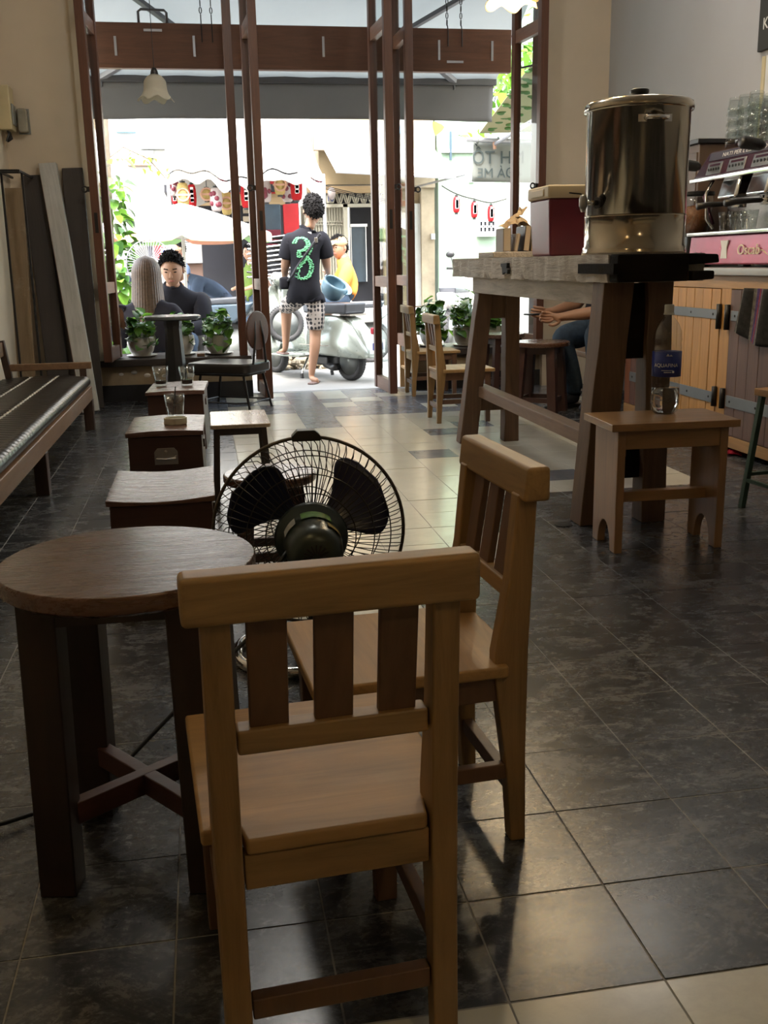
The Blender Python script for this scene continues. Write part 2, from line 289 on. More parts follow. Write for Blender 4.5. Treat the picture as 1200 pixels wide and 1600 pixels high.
# ------------------------------------------------------------------ mesh helpers
class MB:
    def __init__(s): s.v = []; s.f = []
    def add(s, vs, fs):
        o = len(s.v); s.v += [tuple(p) for p in vs]; s.f += [tuple(i + o for i in f) for f in fs]; return s
    def hexa(s, p):                      # 8 corners: bottom ring 4, top ring 4
        return s.add(p, [(3, 2, 1, 0), (4, 5, 6, 7), (0, 1, 5, 4), (1, 2, 6, 5), (2, 3, 7, 6), (3, 0, 4, 7)])
    def box(s, x0, x1, y0, y1, z0, z1):
        return s.hexa([(x0, y0, z0), (x1, y0, z0), (x1, y1, z0), (x0, y1, z0), (x0, y0, z1), (x1, y0, z1), (x1, y1, z1), (x0, y1, z1)])
    def bar(s, a, b, wd, ht=None, up=(0, 0, 1), w2=None, h2=None):   # box from a to b, width wd x height ht
        a = Vector(a); b = Vector(b); d = (b - a).normalized(); ht = wd if ht is None else ht
        u = Vector(up)
        if abs(d.dot(u)) > 0.99: u = Vector((0, 1, 0))
        x = d.cross(u).normalized(); y = x.cross(d).normalized(); w2 = w2 or wd; h2 = h2 or ht
        q = [a - x * wd / 2 - y * ht / 2, a + x * wd / 2 - y * ht / 2, a + x * wd / 2 + y * ht / 2, a - x * wd / 2 + y * ht / 2,
             b - x * w2 / 2 - y * h2 / 2, b + x * w2 / 2 - y * h2 / 2, b + x * w2 / 2 + y * h2 / 2, b - x * w2 / 2 + y * h2 / 2]
        return s.hexa(q)
    def tube(s, path, r, n=8, closed=False, cap=True):
        P = [Vector(p) for p in path]; k = len(P); rs = r if isinstance(r, (list, tuple)) else [r] * k
        vs = []; prev = None
        for i, p in enumerate(P):
            if closed: t = P[(i + 1) % k] - P[i - 1]
            else: t = P[min(i + 1, k - 1)] - P[max(i - 1, 0)]
            t = t.normalized() if t.length > 1e-9 else Vector((0, 0, 1))
            if prev is None:
                u = Vector((0, 0, 1)) if abs(t.z) < 0.95 else Vector((1, 0, 0)); x = t.cross(u).normalized()
            else:
                x = prev - t * prev.dot(t); x = x.normalized() if x.length > 1e-6 else t.orthogonal().normalized()
            prev = x; y = t.cross(x)
            vs += [p + (x * math.cos(2 * PI * j / n) + y * math.sin(2 * PI * j / n)) * rs[i] for j in range(n)]
        fs = []
        for i in range(k if closed else k - 1):
            a = i * n; b = ((i + 1) % k) * n
            fs += [(a + j, a + (j + 1) % n, b + (j + 1) % n, b + j) for j in range(n)]
        if cap and not closed: fs += [tuple(range(n - 1, -1, -1)), tuple((k - 1) * n + j for j in range(n))]
        return s.add(vs, fs)
    def lathe(s, prof, n=24, c=(0, 0, 0), axis='z', sx=1, sy=1):
        vs = []; fs = []
        for r, h in prof:
            for j in range(n):
                a = 2 * PI * j / n; x, y = r * math.cos(a) * sx, r * math.sin(a) * sy
                p = {'z': (x, y, h), 'y': (x, h, y), 'x': (h, x, y)}[axis]
                vs.append((p[0] + c[0], p[1] + c[1], p[2] + c[2]))
        k = len(prof)
        for i in range(k - 1):
            fs += [(i * n + j, i * n + (j + 1) % n, (i + 1) * n + (j + 1) % n, (i + 1) * n + j) for j in range(n)]
        if prof[0][0] > 1e-6: fs.append(tuple(range(n - 1, -1, -1)))
        if prof[-1][0] > 1e-6: fs.append(tuple((k - 1) * n + j for j in range(n)))
        return s.add(vs, fs)
    def ell(s, c, r, nu=16, nv=10):
        r = (r, r, r) if not isinstance(r, (tuple, list)) else r; vs = [(c[0], c[1], c[2] - r[2])]; fs = []
        for i in range(1, nv):
            t = PI * i / nv - PI / 2
            for j in range(nu):
                a = 2 * PI * j / nu; vs.append((c[0] + r[0] * math.cos(t) * math.cos(a), c[1] + r[1] * math.cos(t) * math.sin(a), c[2] + r[2] * math.sin(t)))
        vs.append((c[0], c[1], c[2] + r[2])); L = len(vs) - 1
        for j in range(nu): fs.append((0, 1 + (j + 1) % nu, 1 + j)); fs.append((L, L - nu + j, L - nu + (j + 1) % nu))
        for i in range(nv - 2):
            a = 1 + i * nu; b = a + nu
            fs += [(a + j, a + (j + 1) % nu, b + (j + 1) % nu, b + j) for j in range(nu)]
        return s.add(vs, fs)
    def prism(s, poly, a, b, axis='y'):  # poly in the plane across the axis: y->(x,z)  x->(y,z)  z->(x,y)
        k = len(poly); mk = {'y': lambda p, h: (p[0], h, p[1]), 'x': lambda p, h: (h, p[0], p[1]), 'z': lambda p, h: (p[0], p[1], h)}[axis]
        vs = [mk(p, a) for p in poly] + [mk(p, b) for p in poly]
        fs = [tuple(range(k - 1, -1, -1)), tuple(range(k, 2 * k))] + [(i, (i + 1) % k, k + (i + 1) % k, k + i) for i in range(k)]
        return s.add(vs, fs)
    def grid(s, fn, nu, nv):             # fn(u, v) -> point
        vs = [fn(i / nu, j / nv) for i in range(nu + 1) for j in range(nv + 1)]; q = nv + 1
        return s.add(vs, [(i * q + j, (i + 1) * q + j, (i + 1) * q + j + 1, i * q + j + 1) for i in range(nu) for j in range(nv)])
    def xf(s, mat):
        s.v = [tuple(mat @ Vector(p)) for p in s.v]; return s
    def build(s, name, mat, parent=None, bevel=0.0, smooth=False, sol=0.0, sub=0, seg=2):
        me = bpy.data.meshes.new(name); me.from_pydata(s.v, [], s.f)
        bm = bmesh.new(); bm.from_mesh(me); bmesh.ops.recalc_face_normals(bm, faces=bm.faces); bm.to_mesh(me); bm.free()
        me.materials.append(M[mat] if isinstance(mat, str) else mat)
        if smooth: me.polygons.foreach_set('use_smooth', [True] * len(me.polygons))
        o = bpy.data.objects.new(name, me); COL.objects.link(o)
        if parent is not None: o.parent = parent
        if sol: q = o.modifiers.new('s', 'SOLIDIFY'); q.thickness = sol; q.offset = 0
        if bevel: q = o.modifiers.new('b', 'BEVEL'); q.width = bevel; q.segments = seg; q.limit_method = 'ANGLE'; q.angle_limit = R(40)
        if sub: q = o.modifiers.new('u', 'SUBSURF'); q.levels = sub; q.render_levels = sub
        if bevel and not smooth:
            me.polygons.foreach_set('use_smooth', [True] * len(me.polygons)); q = o.modifiers.new('n', 'WEIGHTED_NORMAL')
        return o
def tag(o, label, cat, group=None, kind=None):
    o['label'] = label
    if cat: o['category'] = cat
    if group: o['group'] = group
    if kind: o['kind'] = kind
    return o
def thing(name, label, cat, loc=(0, 0, 0), rz=0.0, group=None):
    o = bpy.data.objects.new(name, None); COL.objects.link(o); o.empty_display_size = 0.05
    o.location = loc; o.rotation_euler = (0, 0, rz); return tag(o, label, cat, group)
def struct(o, label=None):
    o['kind'] = 'structure'
    if label: o['label'] = label
    return o
def dup(root, loc, rz=None, label=None, group=None, par=None):
    c = root.copy(); COL.objects.link(c); c.parent = par
    if par is None:
        c.location = loc
        if rz is not None: c.rotation_euler = (0, 0, rz)
        if label: c['label'] = label
        if group: c['group'] = group
    for ch in root.children: dup(ch, None, par=c)
    return c
def text(name, body, mat, parent, loc, rot, size, extrude=0.001, align='CENTER', mirror=False, sx=1.0, bold=0.0):
    cu = bpy.data.curves.new(name, 'FONT'); cu.body = body; cu.size = size; cu.extrude = extrude; cu.offset = bold; cu.align_x = align; cu.align_y = 'CENTER'
    t = bpy.data.objects.new(name, cu); COL.objects.link(t)
    dg = bpy.context.evaluated_depsgraph_get(); me = bpy.data.meshes.new_from_object(t.evaluated_get(dg)); bpy.data.objects.remove(t)
    me.materials.clear(); me.materials.append(M[mat]); o = bpy.data.objects.new(name, me); COL.objects.link(o)
    o.parent = parent; o.location = loc; o.rotation_euler = rot; o.scale = (-sx if mirror else sx, 1, 1); return o
def bez(p0, p1, p2, n=8):
    p0, p1, p2 = Vector(p0), Vector(p1), Vector(p2)
    return [p0 * (1 - t) ** 2 + p1 * 2 * t * (1 - t) + p2 * t * t for t in [i / n for i in range(n + 1)]]
def rrect(x0, x1, y0, y1, r, k=4):
    o = []
    for cx, cy, a0 in ((x1 - r, y1 - r, 0), (x0 + r, y1 - r, 90), (x0 + r, y0 + r, 180), (x1 - r, y0 + r, 270)):
        o += [(cx + r * math.cos(R(a0 + 90 * i / k)), cy + r * math.sin(R(a0 + 90 * i / k))) for i in range(k + 1)]
    return o

# ================================================================== THE SETTING
XL, XR, YF, ZC = -1.13, 2.76, 6.82, 3.15
G = -0.20                                   # street level
floor = struct(MB().box(XL - .1, XR + .1, -2.6, 7.06, -0.16, -0.0010).build('floor', 'grout'), 'dark and cream cement tile floor of the cafe')
T = 0.2; TX, TY = 0.3134, 0.9930
tm = {}
for kind in ('dark', 'grey', 'light'):
    b = MB().box(-.0988, .0988, -.0988, .0988, -.006, 0); me = b.build('tile', 'tile_' + kind, floor, bevel=.0006, seg=1); tm[kind] = me
def tile_kind(c, r):
    h = random.Random(c * 131 + r * 17).random()
    if r == -1 or r < -4: return 'light'
    if c >= 3:
        if r < 13: return 'dark'
        if (c, r) in ((3, 17), (5, 14), (4, 20), (5, 21)): return 'grey'
        if r >= 24: return 'grey' if h < .75 else 'light'
        return 'light' if c < 8 else 'dark'
    if c <= -3: return 'dark'
    if c == -2: return 'dark' if r < 14 else 'grey'
    if r < 7 + max(0, c): return 'dark'
    if r >= 22 and c == 1: return 'grey'
    if r >= 24: return 'grey' if h < .7 else 'light'
    return 'light'
cells = []
for c in range(-8, 13):
    for r in range(-18, 31):
        x, y = TX + (c + .5) * T, TY + (r + .5) * T
        if x - .1 < XL - .09 or x + .1 > XR + .09 or y + .1 > 7.07: continue
        v = Vector((x, y, -CH)); dz = v.dot(FWD); px = 600 + FPX * v.dot(RGT) / dz if dz > .05 else -9999; py = 800 + FPX * v.dot(DWN) / dz if dz > .05 else 9999
        vis = -150 < px < 1350 and py < 1750 and dz > .3
        cells.append((0 if vis else 1, dz if vis else abs(y), c, r, x, y))
cells.sort()
used = {}; rest = {'dark': MB(), 'grey': MB(), 'light': MB()}
for i, (nv, _, c, r, x, y) in enumerate(cells):
    k = tile_kind(c, r); z = random.uniform(-.0006, .0006)
    if i < 300:
        if k not in used: o = tm[k]; used[k] = 1
        else: o = tm[k].copy(); COL.objects.link(o)
        o.location = (x, y, z); o.rotation_euler = (random.uniform(-.0016, .0016), random.uniform(-.0016, .0016), 0)
    else: rest[k].box(x - .0988, x + .0988, y - .0988, y + .0988, -.006, z)
for k, b in rest.items():
    if b.v: o = b.build('far_tiles', 'tile_' + k, floor); o['kind'] = 'stuff'
drain = MB().lathe([(0, 0), (.028, 0), (.03, .002), (.0, .003)], 20, (1.150, 3.115, 0.0)).build('floor_drain', 'iron', floor)

struct(MB().box(XL - .15, XL, -2.6, 7.05, -.1, ZC).build('wall_left', 'wall_beige'), 'beige plastered side wall behind the bench')
struct(MB().box(XR, XR + .15, -2.6, 7.05, -.1, ZC).build('wall_right', 'wall_grey'), 'grey plastered side wall behind the counter')
struct(MB().box(XL, XR, -2.75, -2.6, -.1, ZC).build('wall_back', 'wall_beige'), 'beige rear wall of the cafe')
struct(MB().box(XL - .15, XR + .15, -2.75, 7.05, ZC, ZC + .2).build('ceiling', 'ceiling'), 'plain pale ceiling')
wf = MB().box(XL, -.69, YF, 7.05, 0, ZC).box(2.33, XR, YF, 7.05, 0, ZC).box(-.69, 2.33, YF + .02, 7.05, 2.92, ZC)
wf.box(XL - 3.5, XL, 6.95, 7.05, G, 3.9).box(XR, XR + 5, 6.95, 7.05, G, 3.9).box(XL - .2, XR + .2, 6.95, 7.05, ZC, 3.9)
wall_front = struct(wf.build('wall_front', 'wall_beige'), 'beige front wall with the wide doorway to the street')
MB().box(-.69, -.645, YF - .012, 7.04, .28, 2.92).build('reveal_strip', 'plaster', wall_front)
# low sill walls left and right of the doorway
def sill(n, x0, x1):
    o = MB().box(x0, x1, 6.885, 7.05, .11, .235).build('wall_sill', 'plaster_old'); struct(o, 'low plastered sill wall under the window bay, ' + n)
    MB().box(x0, x1, 6.865, 7.05, 0, .11).build('base', 'black_matte', o)
    MB().box(x0, x1, 6.84, 7.34, .235, .28).build('ledge', 'ledge_wood', o, bevel=.004)
    MB().box(x0 + .1, x1 - .05, 7.05, 7.32, G, .235).build('planter_base', 'plaster_old', o)
    return o
sl = sill('left of the doorway', -.69, .30); sr = sill('right of the doorway', 1.42, 2.33)
for i in range(9):
    x = -.58 + i * .095 + random.uniform(-.02, .02)
    MB().lathe([(0, 0), (.012 + random.random() * .012, 0), (.01, -.004), (0, -.005)], 10, (x, 6.884, .165 + random.uniform(-.03, .035)), 'y', 1.3, .8).build('pebble', 'pot_white', sl)
MB().box(.30, 1.42, 7.0, 7.09, -.16, -.002).build('threshold', 'tile_grey', floor)
# fixed mullion, left frame, head rail
t = struct(MB().box(.222, .276, 6.86, 6.94, .28, 2.92).build('trim_1', 'door_wood', bevel=.003), 'slim brown mullion standing on the left sill')
t = struct(MB().box(-.645, -.628, 6.84, 6.96, .28, 2.92).build('trim_2', 'door_wood', bevel=.003), 'brown door frame upright beside the pale wall pier')
t = struct(MB().box(2.27, 2.33, 6.84, 6.96, .28, 2.92).build('trim_3', 'door_wood', bevel=.003), 'brown door frame upright beside the right wall pier')
t = struct(MB().box(-.64, 2.33, 6.84, 6.96, 2.86, 2.92).build('trim_4', 'door_wood', bevel=.003), 'brown head rail over the doorway')

def leaf_door(n, near, far, label, z0=.012, ring=0, top=2.84):
    a = Vector((*near, 0)); b = Vector((*far, 0)); d = (b - a).normalized(); L = (b - a).length; p = Vector((d.y, -d.x, 0))
    o = bpy.data.objects.new('door_%d' % n, None); COL.objects.link(o); o.location = (near[0], near[1], z0); o.rotation_euler = (0, 0, math.atan2(d.y, d.x)); struct(o, label)
    H = top - z0; th = .026
    for x in (0, L): MB().box(x - .026, x + .026, -th, th, 0, H).build('stile', 'door_wood', o, bevel=.003)
    rails = [(0, .085), (.71 - z0, .78 - z0), (2.28 - z0, 2.36 - z0), (H - .08, H)]
    for u, v in rails: MB().box(.026, L - .026, -.02, .02, u, v).build('rail', 'rail_wood', o, bevel=.002)
    for (u, v), (u2, v2) in zip(rails, rails[1:]): MB().box(.024, L - .024, -.003, .003, v - .004, u2 + .004).build('glass_pane', 'pane', o)
    if ring:
        q = MB().box(-.012, .012, ring * .026, ring * .045, 1.325 - z0, 1.355 - z0).build('latch', 'iron', o)
        MB().tube([(0 + .0, ring * .058 + .016 * math.cos(t), 1.34 - z0 + .016 * math.sin(t)) for t in [i * PI / 6 for i in range(12)]], .005, 6, True).build('latch_ring', 'iron', q)
    MB().box(-.0285, -.024, -.010, .010, 1.08 - z0, 1.20 - z0).build('lock_plate', 'iron', o)
    return o
leaf_door(1, (-.615, 6.66), (-.585, 7.02), 'open glazed wooden door leaf folded against the pale left pier', z0=.285, ring=1)
leaf_door(2, (.392, 6.645), (.366, 7.06), 'open glazed wooden door leaf beside the metal chair', ring=1)
leaf_door(3, (1.225, 6.645), (1.20, 7.06), 'open glazed door leaf standing edge-on right beside the parked scooter', ring=-1)
leaf_door(4, (1.409, 6.90), (1.40, 7.30), 'second open glazed door leaf, next to the wooden chairs', z0=.285, ring=-1, top=2.74)
leaf_door(5, (2.238, 6.645), (2.19, 7.06), 'glazed door leaf folded against the beige pier behind the bar', z0=.285, ring=1)

# ================================================================== FURNITURE
def low_chair(label, loc, rz, group=None, wood_m='chair_wood'):
    t = thing('low_chair', label, 'chair', loc, rz, group); W = .116
    back = [(-.014, 0), (.010, 0), (.018, .12), (.038, .27), (.038, .31), (.018, .42), (.006, .548), (-.024, .548), (-.014, .32), (-.012, .15)]
    for s in (-1, 1): MB().prism(back, s * W - .0145, s * W + .0145, 'x').build('rear_post', wood_m, t, bevel=.003)
    MB().hexa([(-.148, -.036, .540), (.148, -.036, .540), (.148, .004, .540), (-.148, .004, .540), (-.148, -.036, .590), (.148, -.036, .590), (.148, -.002, .590), (-.148, -.002, .590)]).build('top_rail', 'chair_wood_x', t, bevel=.006, seg=3)
    MB().box(-.100, .100, -.008, .018, .390, .417).build('lower_back_rail', 'chair_wood_x', t, bevel=.003)
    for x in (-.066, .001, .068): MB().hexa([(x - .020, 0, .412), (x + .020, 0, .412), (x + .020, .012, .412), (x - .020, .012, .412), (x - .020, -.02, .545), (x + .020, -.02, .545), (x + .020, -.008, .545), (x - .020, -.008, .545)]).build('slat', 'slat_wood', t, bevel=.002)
    poly = [(-.142, .312), (-.142, .020), (-.102, .020), (-.097, -.010), (.097, -.010), (.102, .020), (.142, .020), (.142, .312)]
    MB().prism(poly, .277, .296, 'z').build('seat', 'seat_wood', t, bevel=.004)
    MB().box(-.10, .10, -.006, .014, .235, .276).build('rear_apron', 'chair_wood_x', t, bevel=.002)
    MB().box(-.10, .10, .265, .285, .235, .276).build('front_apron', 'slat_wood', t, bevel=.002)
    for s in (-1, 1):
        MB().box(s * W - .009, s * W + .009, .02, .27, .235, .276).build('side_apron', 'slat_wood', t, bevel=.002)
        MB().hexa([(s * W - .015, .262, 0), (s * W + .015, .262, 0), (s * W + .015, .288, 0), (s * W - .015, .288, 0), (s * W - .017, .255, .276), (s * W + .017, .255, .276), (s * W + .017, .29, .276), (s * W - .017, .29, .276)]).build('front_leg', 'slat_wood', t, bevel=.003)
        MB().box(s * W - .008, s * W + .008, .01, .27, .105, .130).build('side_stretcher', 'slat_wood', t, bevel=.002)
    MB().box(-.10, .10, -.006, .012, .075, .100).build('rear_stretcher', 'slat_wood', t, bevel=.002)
    return t
low_chair('low wooden slat-back chair with pale worn seat, pulled up beside the round dark table', (.1065, .948, 0), R(4))
low_chair('low wooden slat-back chair turned sideways in front of the floor fan', (.418, 1.455, 0), R(94))
low_chair('low wooden chair backed against the glazed door leaf, by the right sill plants', (1.345, 6.645, 0), R(-90))
low_chair('low wooden chair standing nearest to the far legs of the bar table', (1.245, 5.48, 0), R(-90))

# round dark table with crossed brace
t = thing('round_table', 'low round dark brown table with worn glossy top and crossed leg brace', 'table', (-.129, 1.432, 0))
MB().lathe([(0, .436), (.176, .436), (.182, .441), (.183, .459), (.180, .464), (0, .464)], 64).build('tabletop', 'table_dark', t, bevel=.001)
for k in range(4):
    a = R(216 + 90 * k); b = Vector((math.cos(a), math.sin(a), 0)) * .150; c = Vector((math.cos(a), math.sin(a), 0)) * .140
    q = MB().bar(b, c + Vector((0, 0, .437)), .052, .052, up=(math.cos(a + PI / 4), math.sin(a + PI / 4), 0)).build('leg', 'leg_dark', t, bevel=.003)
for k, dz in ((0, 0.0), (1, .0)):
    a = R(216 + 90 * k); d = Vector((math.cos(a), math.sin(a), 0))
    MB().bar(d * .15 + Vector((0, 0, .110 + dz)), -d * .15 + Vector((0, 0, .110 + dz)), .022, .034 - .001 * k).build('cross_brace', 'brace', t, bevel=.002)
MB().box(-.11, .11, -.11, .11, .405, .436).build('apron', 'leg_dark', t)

# wooden chests used as tables
def chest(label, loc, rz, dip=.008, handle=False, crack=False):
    t = thing('wooden_chest', label, 'chest', loc, rz, 'dark wooden chests lined up beside the bench')
    W, D, Hh = .132, .195, .268
    MB().hexa([(-W - .004, -D, 0), (W + .004, -D, 0), (W + .004, D, 0), (-W - .004, D, 0), (-W, -D, Hh), (W, -D, Hh), (W, D, Hh), (-W, D, Hh)]).build('body', 'chest_dark', t, bevel=.003)
    b = MB(); n = 12
    up = lambda u, v: (-.14 + .28 * u, -.205 + .41 * v, Hh + .018 - dip * math.sin(PI * u) * 1.0 + (.003 if crack else 0) * u)
    lo = lambda u, v: (-.14 + .28 * u, -.205 + .41 * v, Hh + .002 - dip * math.sin(PI * u) * .2)
    b.grid(up, n, 6); k = len(b.v); b.grid(lo, n, 6)
    q = 7
    rim = [i * q for i in range(n + 1)] + [n * q + j for j in range(1, 7)] + [i * q + 6 for i in range(n - 1, -1, -1)] + [j for j in range(5, 0, -1)]
    b.f += [(rim[i], rim[(i + 1) % len(rim)], rim[(i + 1) % len(rim)] + k, rim[i] + k) for i in range(len(rim))]
    b.build('lid', 'chest_top', t, bevel=.0015, seg=1)
    if handle:
        p = MB().prism([(x * 1.0, z) for x, z in [(-.042, .165), (.042, .165), (.042, .212), (.03, .226), (-.03, .226), (-.042, .212)]], -D - .003, -D + .001, 'y').build('handle_plate', 'steel_dull', t, bevel=.001)
        MB().tube([(-.034, -D - .004, .196), (-.034, -D - .016, .190), (0, -D - .020, .187), (.034, -D - .016, .190), (.034, -D - .004, .196)], .0042, 8).build('handle', 'chrome', p, smooth=True)
        MB().ell((0, -D - .004, .214), .005, 10, 6).build('rivet', 'steel_dull', p, smooth=True)
    MB().box(W - .004, W + .007, -.05, .05, .2, .23).build('side_cleat', 'chest_dark', t)
    return t
chest('dark wooden chest with sagging scratched lid, next to the round table', (-.140, 2.81, 0), 0, .010)
chest('dark wooden chest with metal pull handle, carrying one glass and an ashtray', (-.164, 3.90, 0), R(-1), -.006, True)
chest('dark wooden chest with lifted warped lid, carrying two tumblers', (-.150, 5.12, 0), R(-3), -.004, False, True)

def tumbler(label, loc, fill=.02, straw=None, r=.040, h=.098):
    t = thing('drinking_glass', label, 'glass', loc, random.random(), None)
    n = 24; prof = [(0, 0), (.026 / .04 * r, 0), (.029 / .04 * r, .004), (.033 / .04 * r, h * .52), (.036 / .04 * r, h * .56), (r, h), (r - .0022, h), (.034 / .04 * r, h * .56), (.030 / .04 * r, h * .5), (.026 / .04 * r, .012), (0, .010)]
    b = MB().lathe(prof, n)
    for i, (pr, ph) in enumerate(prof):                  # fluted lower half
        if 1 <= i <= 3:
            for j in range(n):
                x, y, z = b.v[i * n + j]; k = 1 + (.05 if j % 2 else -.03); b.v[i * n + j] = (x * k, y * k, z)
    b.build('tumbler_wall', 'tumbler_glass', t, smooth=True)
    if fill: MB().lathe([(0, .0125), (.0255 / .04 * r, .0125), (.0275 / .04 * r, .012 + fill), (0, .012 + fill)], 20).build('coffee_dregs', 'coffee', t)
    if straw: MB().tube([(-.012, .0, .018), straw], .0022, 6).build('straw', 'black', t)
    return t
tumbler('fluted tumbler with coffee dregs and no straw, on the warped-lid chest', (-.232, 5.16, .2885), .016, None)
tumbler('fluted tumbler with coffee dregs and a black straw, on the warped-lid chest', (-.103, 5.12, .2890), .02, (.004, 0, .135))
tumbler('fluted tumbler with a spoon handle, behind the pale ashtray', (-.133, 3.965, .292), .0, (.02, .01, .125))
t = thing('ashtray', 'pale green ceramic ashtray on the chest with the metal handle', 'ashtray', (-.130, 3.845, .291))
o8 = [(math.cos(R(22.5 + 45 * i)), math.sin(R(22.5 + 45 * i))) for i in range(8)]
b = MB(); rings = [(.044, 0), (.046, .004), (.046, .026), (.041, .027), (.038, .010), (.0, .009)]
for r_, z_ in rings: b.v += [(x * r_, y * r_ * .75, z_) for x, y in o8]
for i in range(5): b.f += [(i * 8 + j, i * 8 + (j + 1) % 8, (i + 1) * 8 + (j + 1) % 8, (i + 1) * 8 + j) for j in range(8)]
b.f.append(tuple(range(7, -1, -1))); b.build('dish', 'ceramic', t, bevel=.002)

# square topped stool and low round stool
t = thing('square_stool', 'small square stool with pale worn top and dark legs beside the chests', 'stool', (.108, 3.86, 0))
MB().prism(rrect(-.110, .110, -.185, .185, .012), .290, .305, 'z').build('seat', 'seat_pale', t, bevel=.004)
for sx in (-1, 1):
    for sy in (-1, 1): MB().bar((sx * .100, sy * .165, 0), (sx * .085, sy * .15, .291), .020, .020).build('leg', 'leg_dark', t, bevel=.002)
    MB().box(sx * .085 - .006, sx * .085 + .006, -.14, .14, .262, .29).build('apron', 'leg_dark', t)
for sy in (-1, 1): MB().box(-.08, .08, sy * .15 - .006, sy * .15 + .006, .262, .29).build('apron', 'leg_dark', t)
def round_stool(label, loc, r, h, lw=.04, group=None, rz=0, ring=False):
    t = thing('round_stool', label, 'stool', loc, rz, group)
    MB().lathe([(0, h - .026), (r - .005, h - .026), (r, h - .020), (r, h - .004), (r - .004, h), (0, h)], 40).build('seat', 'table_dark', t, bevel=.001)
    for k in range(4):
        a = R(45 + 90 * k); d = Vector((math.cos(a), math.sin(a), 0))
        MB().bar(d * r * .92, d * r * .72 + Vector((0, 0, h - .025)), lw, lw, up=(math.cos(a + PI / 4), math.sin(a + PI / 4), 0)).build('leg', 'stool_leg', t, bevel=.002)
        e = R(135 + 90 * k); d2 = Vector((math.cos(e), math.sin(e), 0))
        MB().bar(d * r * .86 + Vector((0, 0, h * .2)), d2 * r * .86 + Vector((0, 0, h * .2)), .016, .026).build('stretcher', 'stool_leg', t)
        MB().bar(d * r * .73 + Vector((0, 0, h - .048)), d2 * r * .73 + Vector((0, 0, h - .048)), .014, .04).build('apron', 'stool_leg', t)
    return t
round_stool('low round dark stool standing right behind the floor fan', (.160, 2.86, 0), .134, .288)
round_stool('round dark stool in front of the knees of the seated person in jeans', (1.905, 5.60, 0), .165, .412, .05, rz=R(55))
round_stool('round dark stool behind the far bar leg, near the potted plants', (1.955, 6.55, 0), .15, .395, .04, rz=R(10))

# floor fan
FY = 2.085
t = thing('floor_fan', 'black floor fan with navy blades and wire cage seen from behind', 'fan', (.196, FY, 0), R(-2))
FC = Vector((0, 0, .312)); FR = .205
b = MB()
NW = 66
for k in range(NW):                      # rear cage wires
    a = 2 * PI * k / NW; ca, sa = math.cos(a), math.sin(a); ca2, sa2 = math.cos(a + .16), math.sin(a + .16)
    b.tube([(FC.x + ca * .062, -.055, FC.z + sa * .062), (FC.x + ca * .15, -.050, FC.z + sa * .15), (FC.x + ca * .19, -.030, FC.z + sa * .19), (FC.x + ca * FR, .0, FC.z + sa * FR)], .00105, 4)
for rr, yy in ((.095, -.0535), (.135, -.0515), (.172, -.0385)): b.tube([(FC.x + rr * math.cos(i * PI / 24), yy, FC.z + rr * math.sin(i * PI / 24)) for i in range(48)], .0013, 4, True)
b.build('rear_cage', 'cage', t, smooth=True)
b = MB()
for k in range(NW):                      # front cage wires, swirled the other way
    a = 2 * PI * k / NW; q = []
    for rr, yy, da in ((.04, .085, -.5), (.12, .08, -.28), (.18, .055, -.1), (FR, .004, 0)): q.append((FC.x + rr * math.cos(a + da), yy, FC.z + rr * math.sin(a + da)))
    b.tube(q, .00105, 4)
for rr, yy in ((.08, .083), (.125, .079), (.165, .063)): b.tube([(FC.x + rr * math.cos(i * PI / 24), yy, FC.z + rr * math.sin(i * PI / 24)) for i in range(48)], .0013, 4, True)
b.build('front_cage', 'cage', t, smooth=True)
MB().tube([(FC.x + FR * math.cos(i * PI / 36), 0, FC.z + FR * math.sin(i * PI / 36)) for i in range(72)], .0038, 8, True).build('cage_rim', 'cage_rim', t, smooth=True)
for k in range(3):                       # broad paddle blades
    a0 = R(20 + 120 * k)
    def pt(u, v, a0=a0):
        uu = u ** .8; r_ = .036 + .146 * uu; half = (.28 + .42 * uu) * max(0.0, 1 - uu ** 7) ** .5 * 1.12
        aa = a0 + (v - .5) * 2 * half + .20 * uu; return (FC.x + r_ * math.cos(aa), .030 + (v - .5) * .050, FC.z + r_ * math.sin(aa))
    MB().grid(pt, 22, 14).build('blade', 'blade', t, smooth=True, sol=.003)
MB().lathe([(0, .005), (.036, .005), (.040, .015), (.036, .06), (.0, .066)], 28, (0, 0, FC.z), 'y').build('hub', 'black', t, smooth=True)
mo = MB().lathe([(0, -.205), (.030, -.205), (.046, -.198), (.056, -.180), (.060, -.120), (.062, -.075), (.074, -.068), (.078, -.058), (.070, -.05), (0, -.05)], 36, (0, 0, FC.z), 'y').build('motor', 'motor_green', t, smooth=True)
b = MB()
for k in range(16):
    a = 2 * PI * k / 16; b.bar((.008 * math.cos(a), -.2065, FC.z + .008 * math.sin(a)), (.026 * math.cos(a), -.2065, FC.z + .026 * math.sin(a)), .003, .003, (0, 1, 0))
b.build('vent_grille', 'black_matte', mo)
def on_motor(a0, a1, y0, y1, rr, nm, mt):
    return MB().grid(lambda u, v: (rr * math.cos(a0 + (a1 - a0) * u), y0 + (y1 - y0) * v, FC.z + rr * math.sin(a0 + (a1 - a0) * u)), 8, 2).build(nm, mt, mo, smooth=True)
on_motor(R(52), R(112), -.125, -.078, .0625, 'green_sticker', 'sticker_green')
on_motor(R(30), R(62), -.168, -.140, .0605, 'gold_badge', 'sticker_gold')
on_motor(R(125), R(158), -.130, -.085, .0622, 'white_label', 'sticker_white')
MB().tube([(-.055, -.15, FC.z), (-.075, -.165, FC.z - .02), (-.07, -.15, FC.z - .07), (-.03, -.13, FC.z - .13)], .004, 8).build('power_lead', 'black', t, smooth=True)
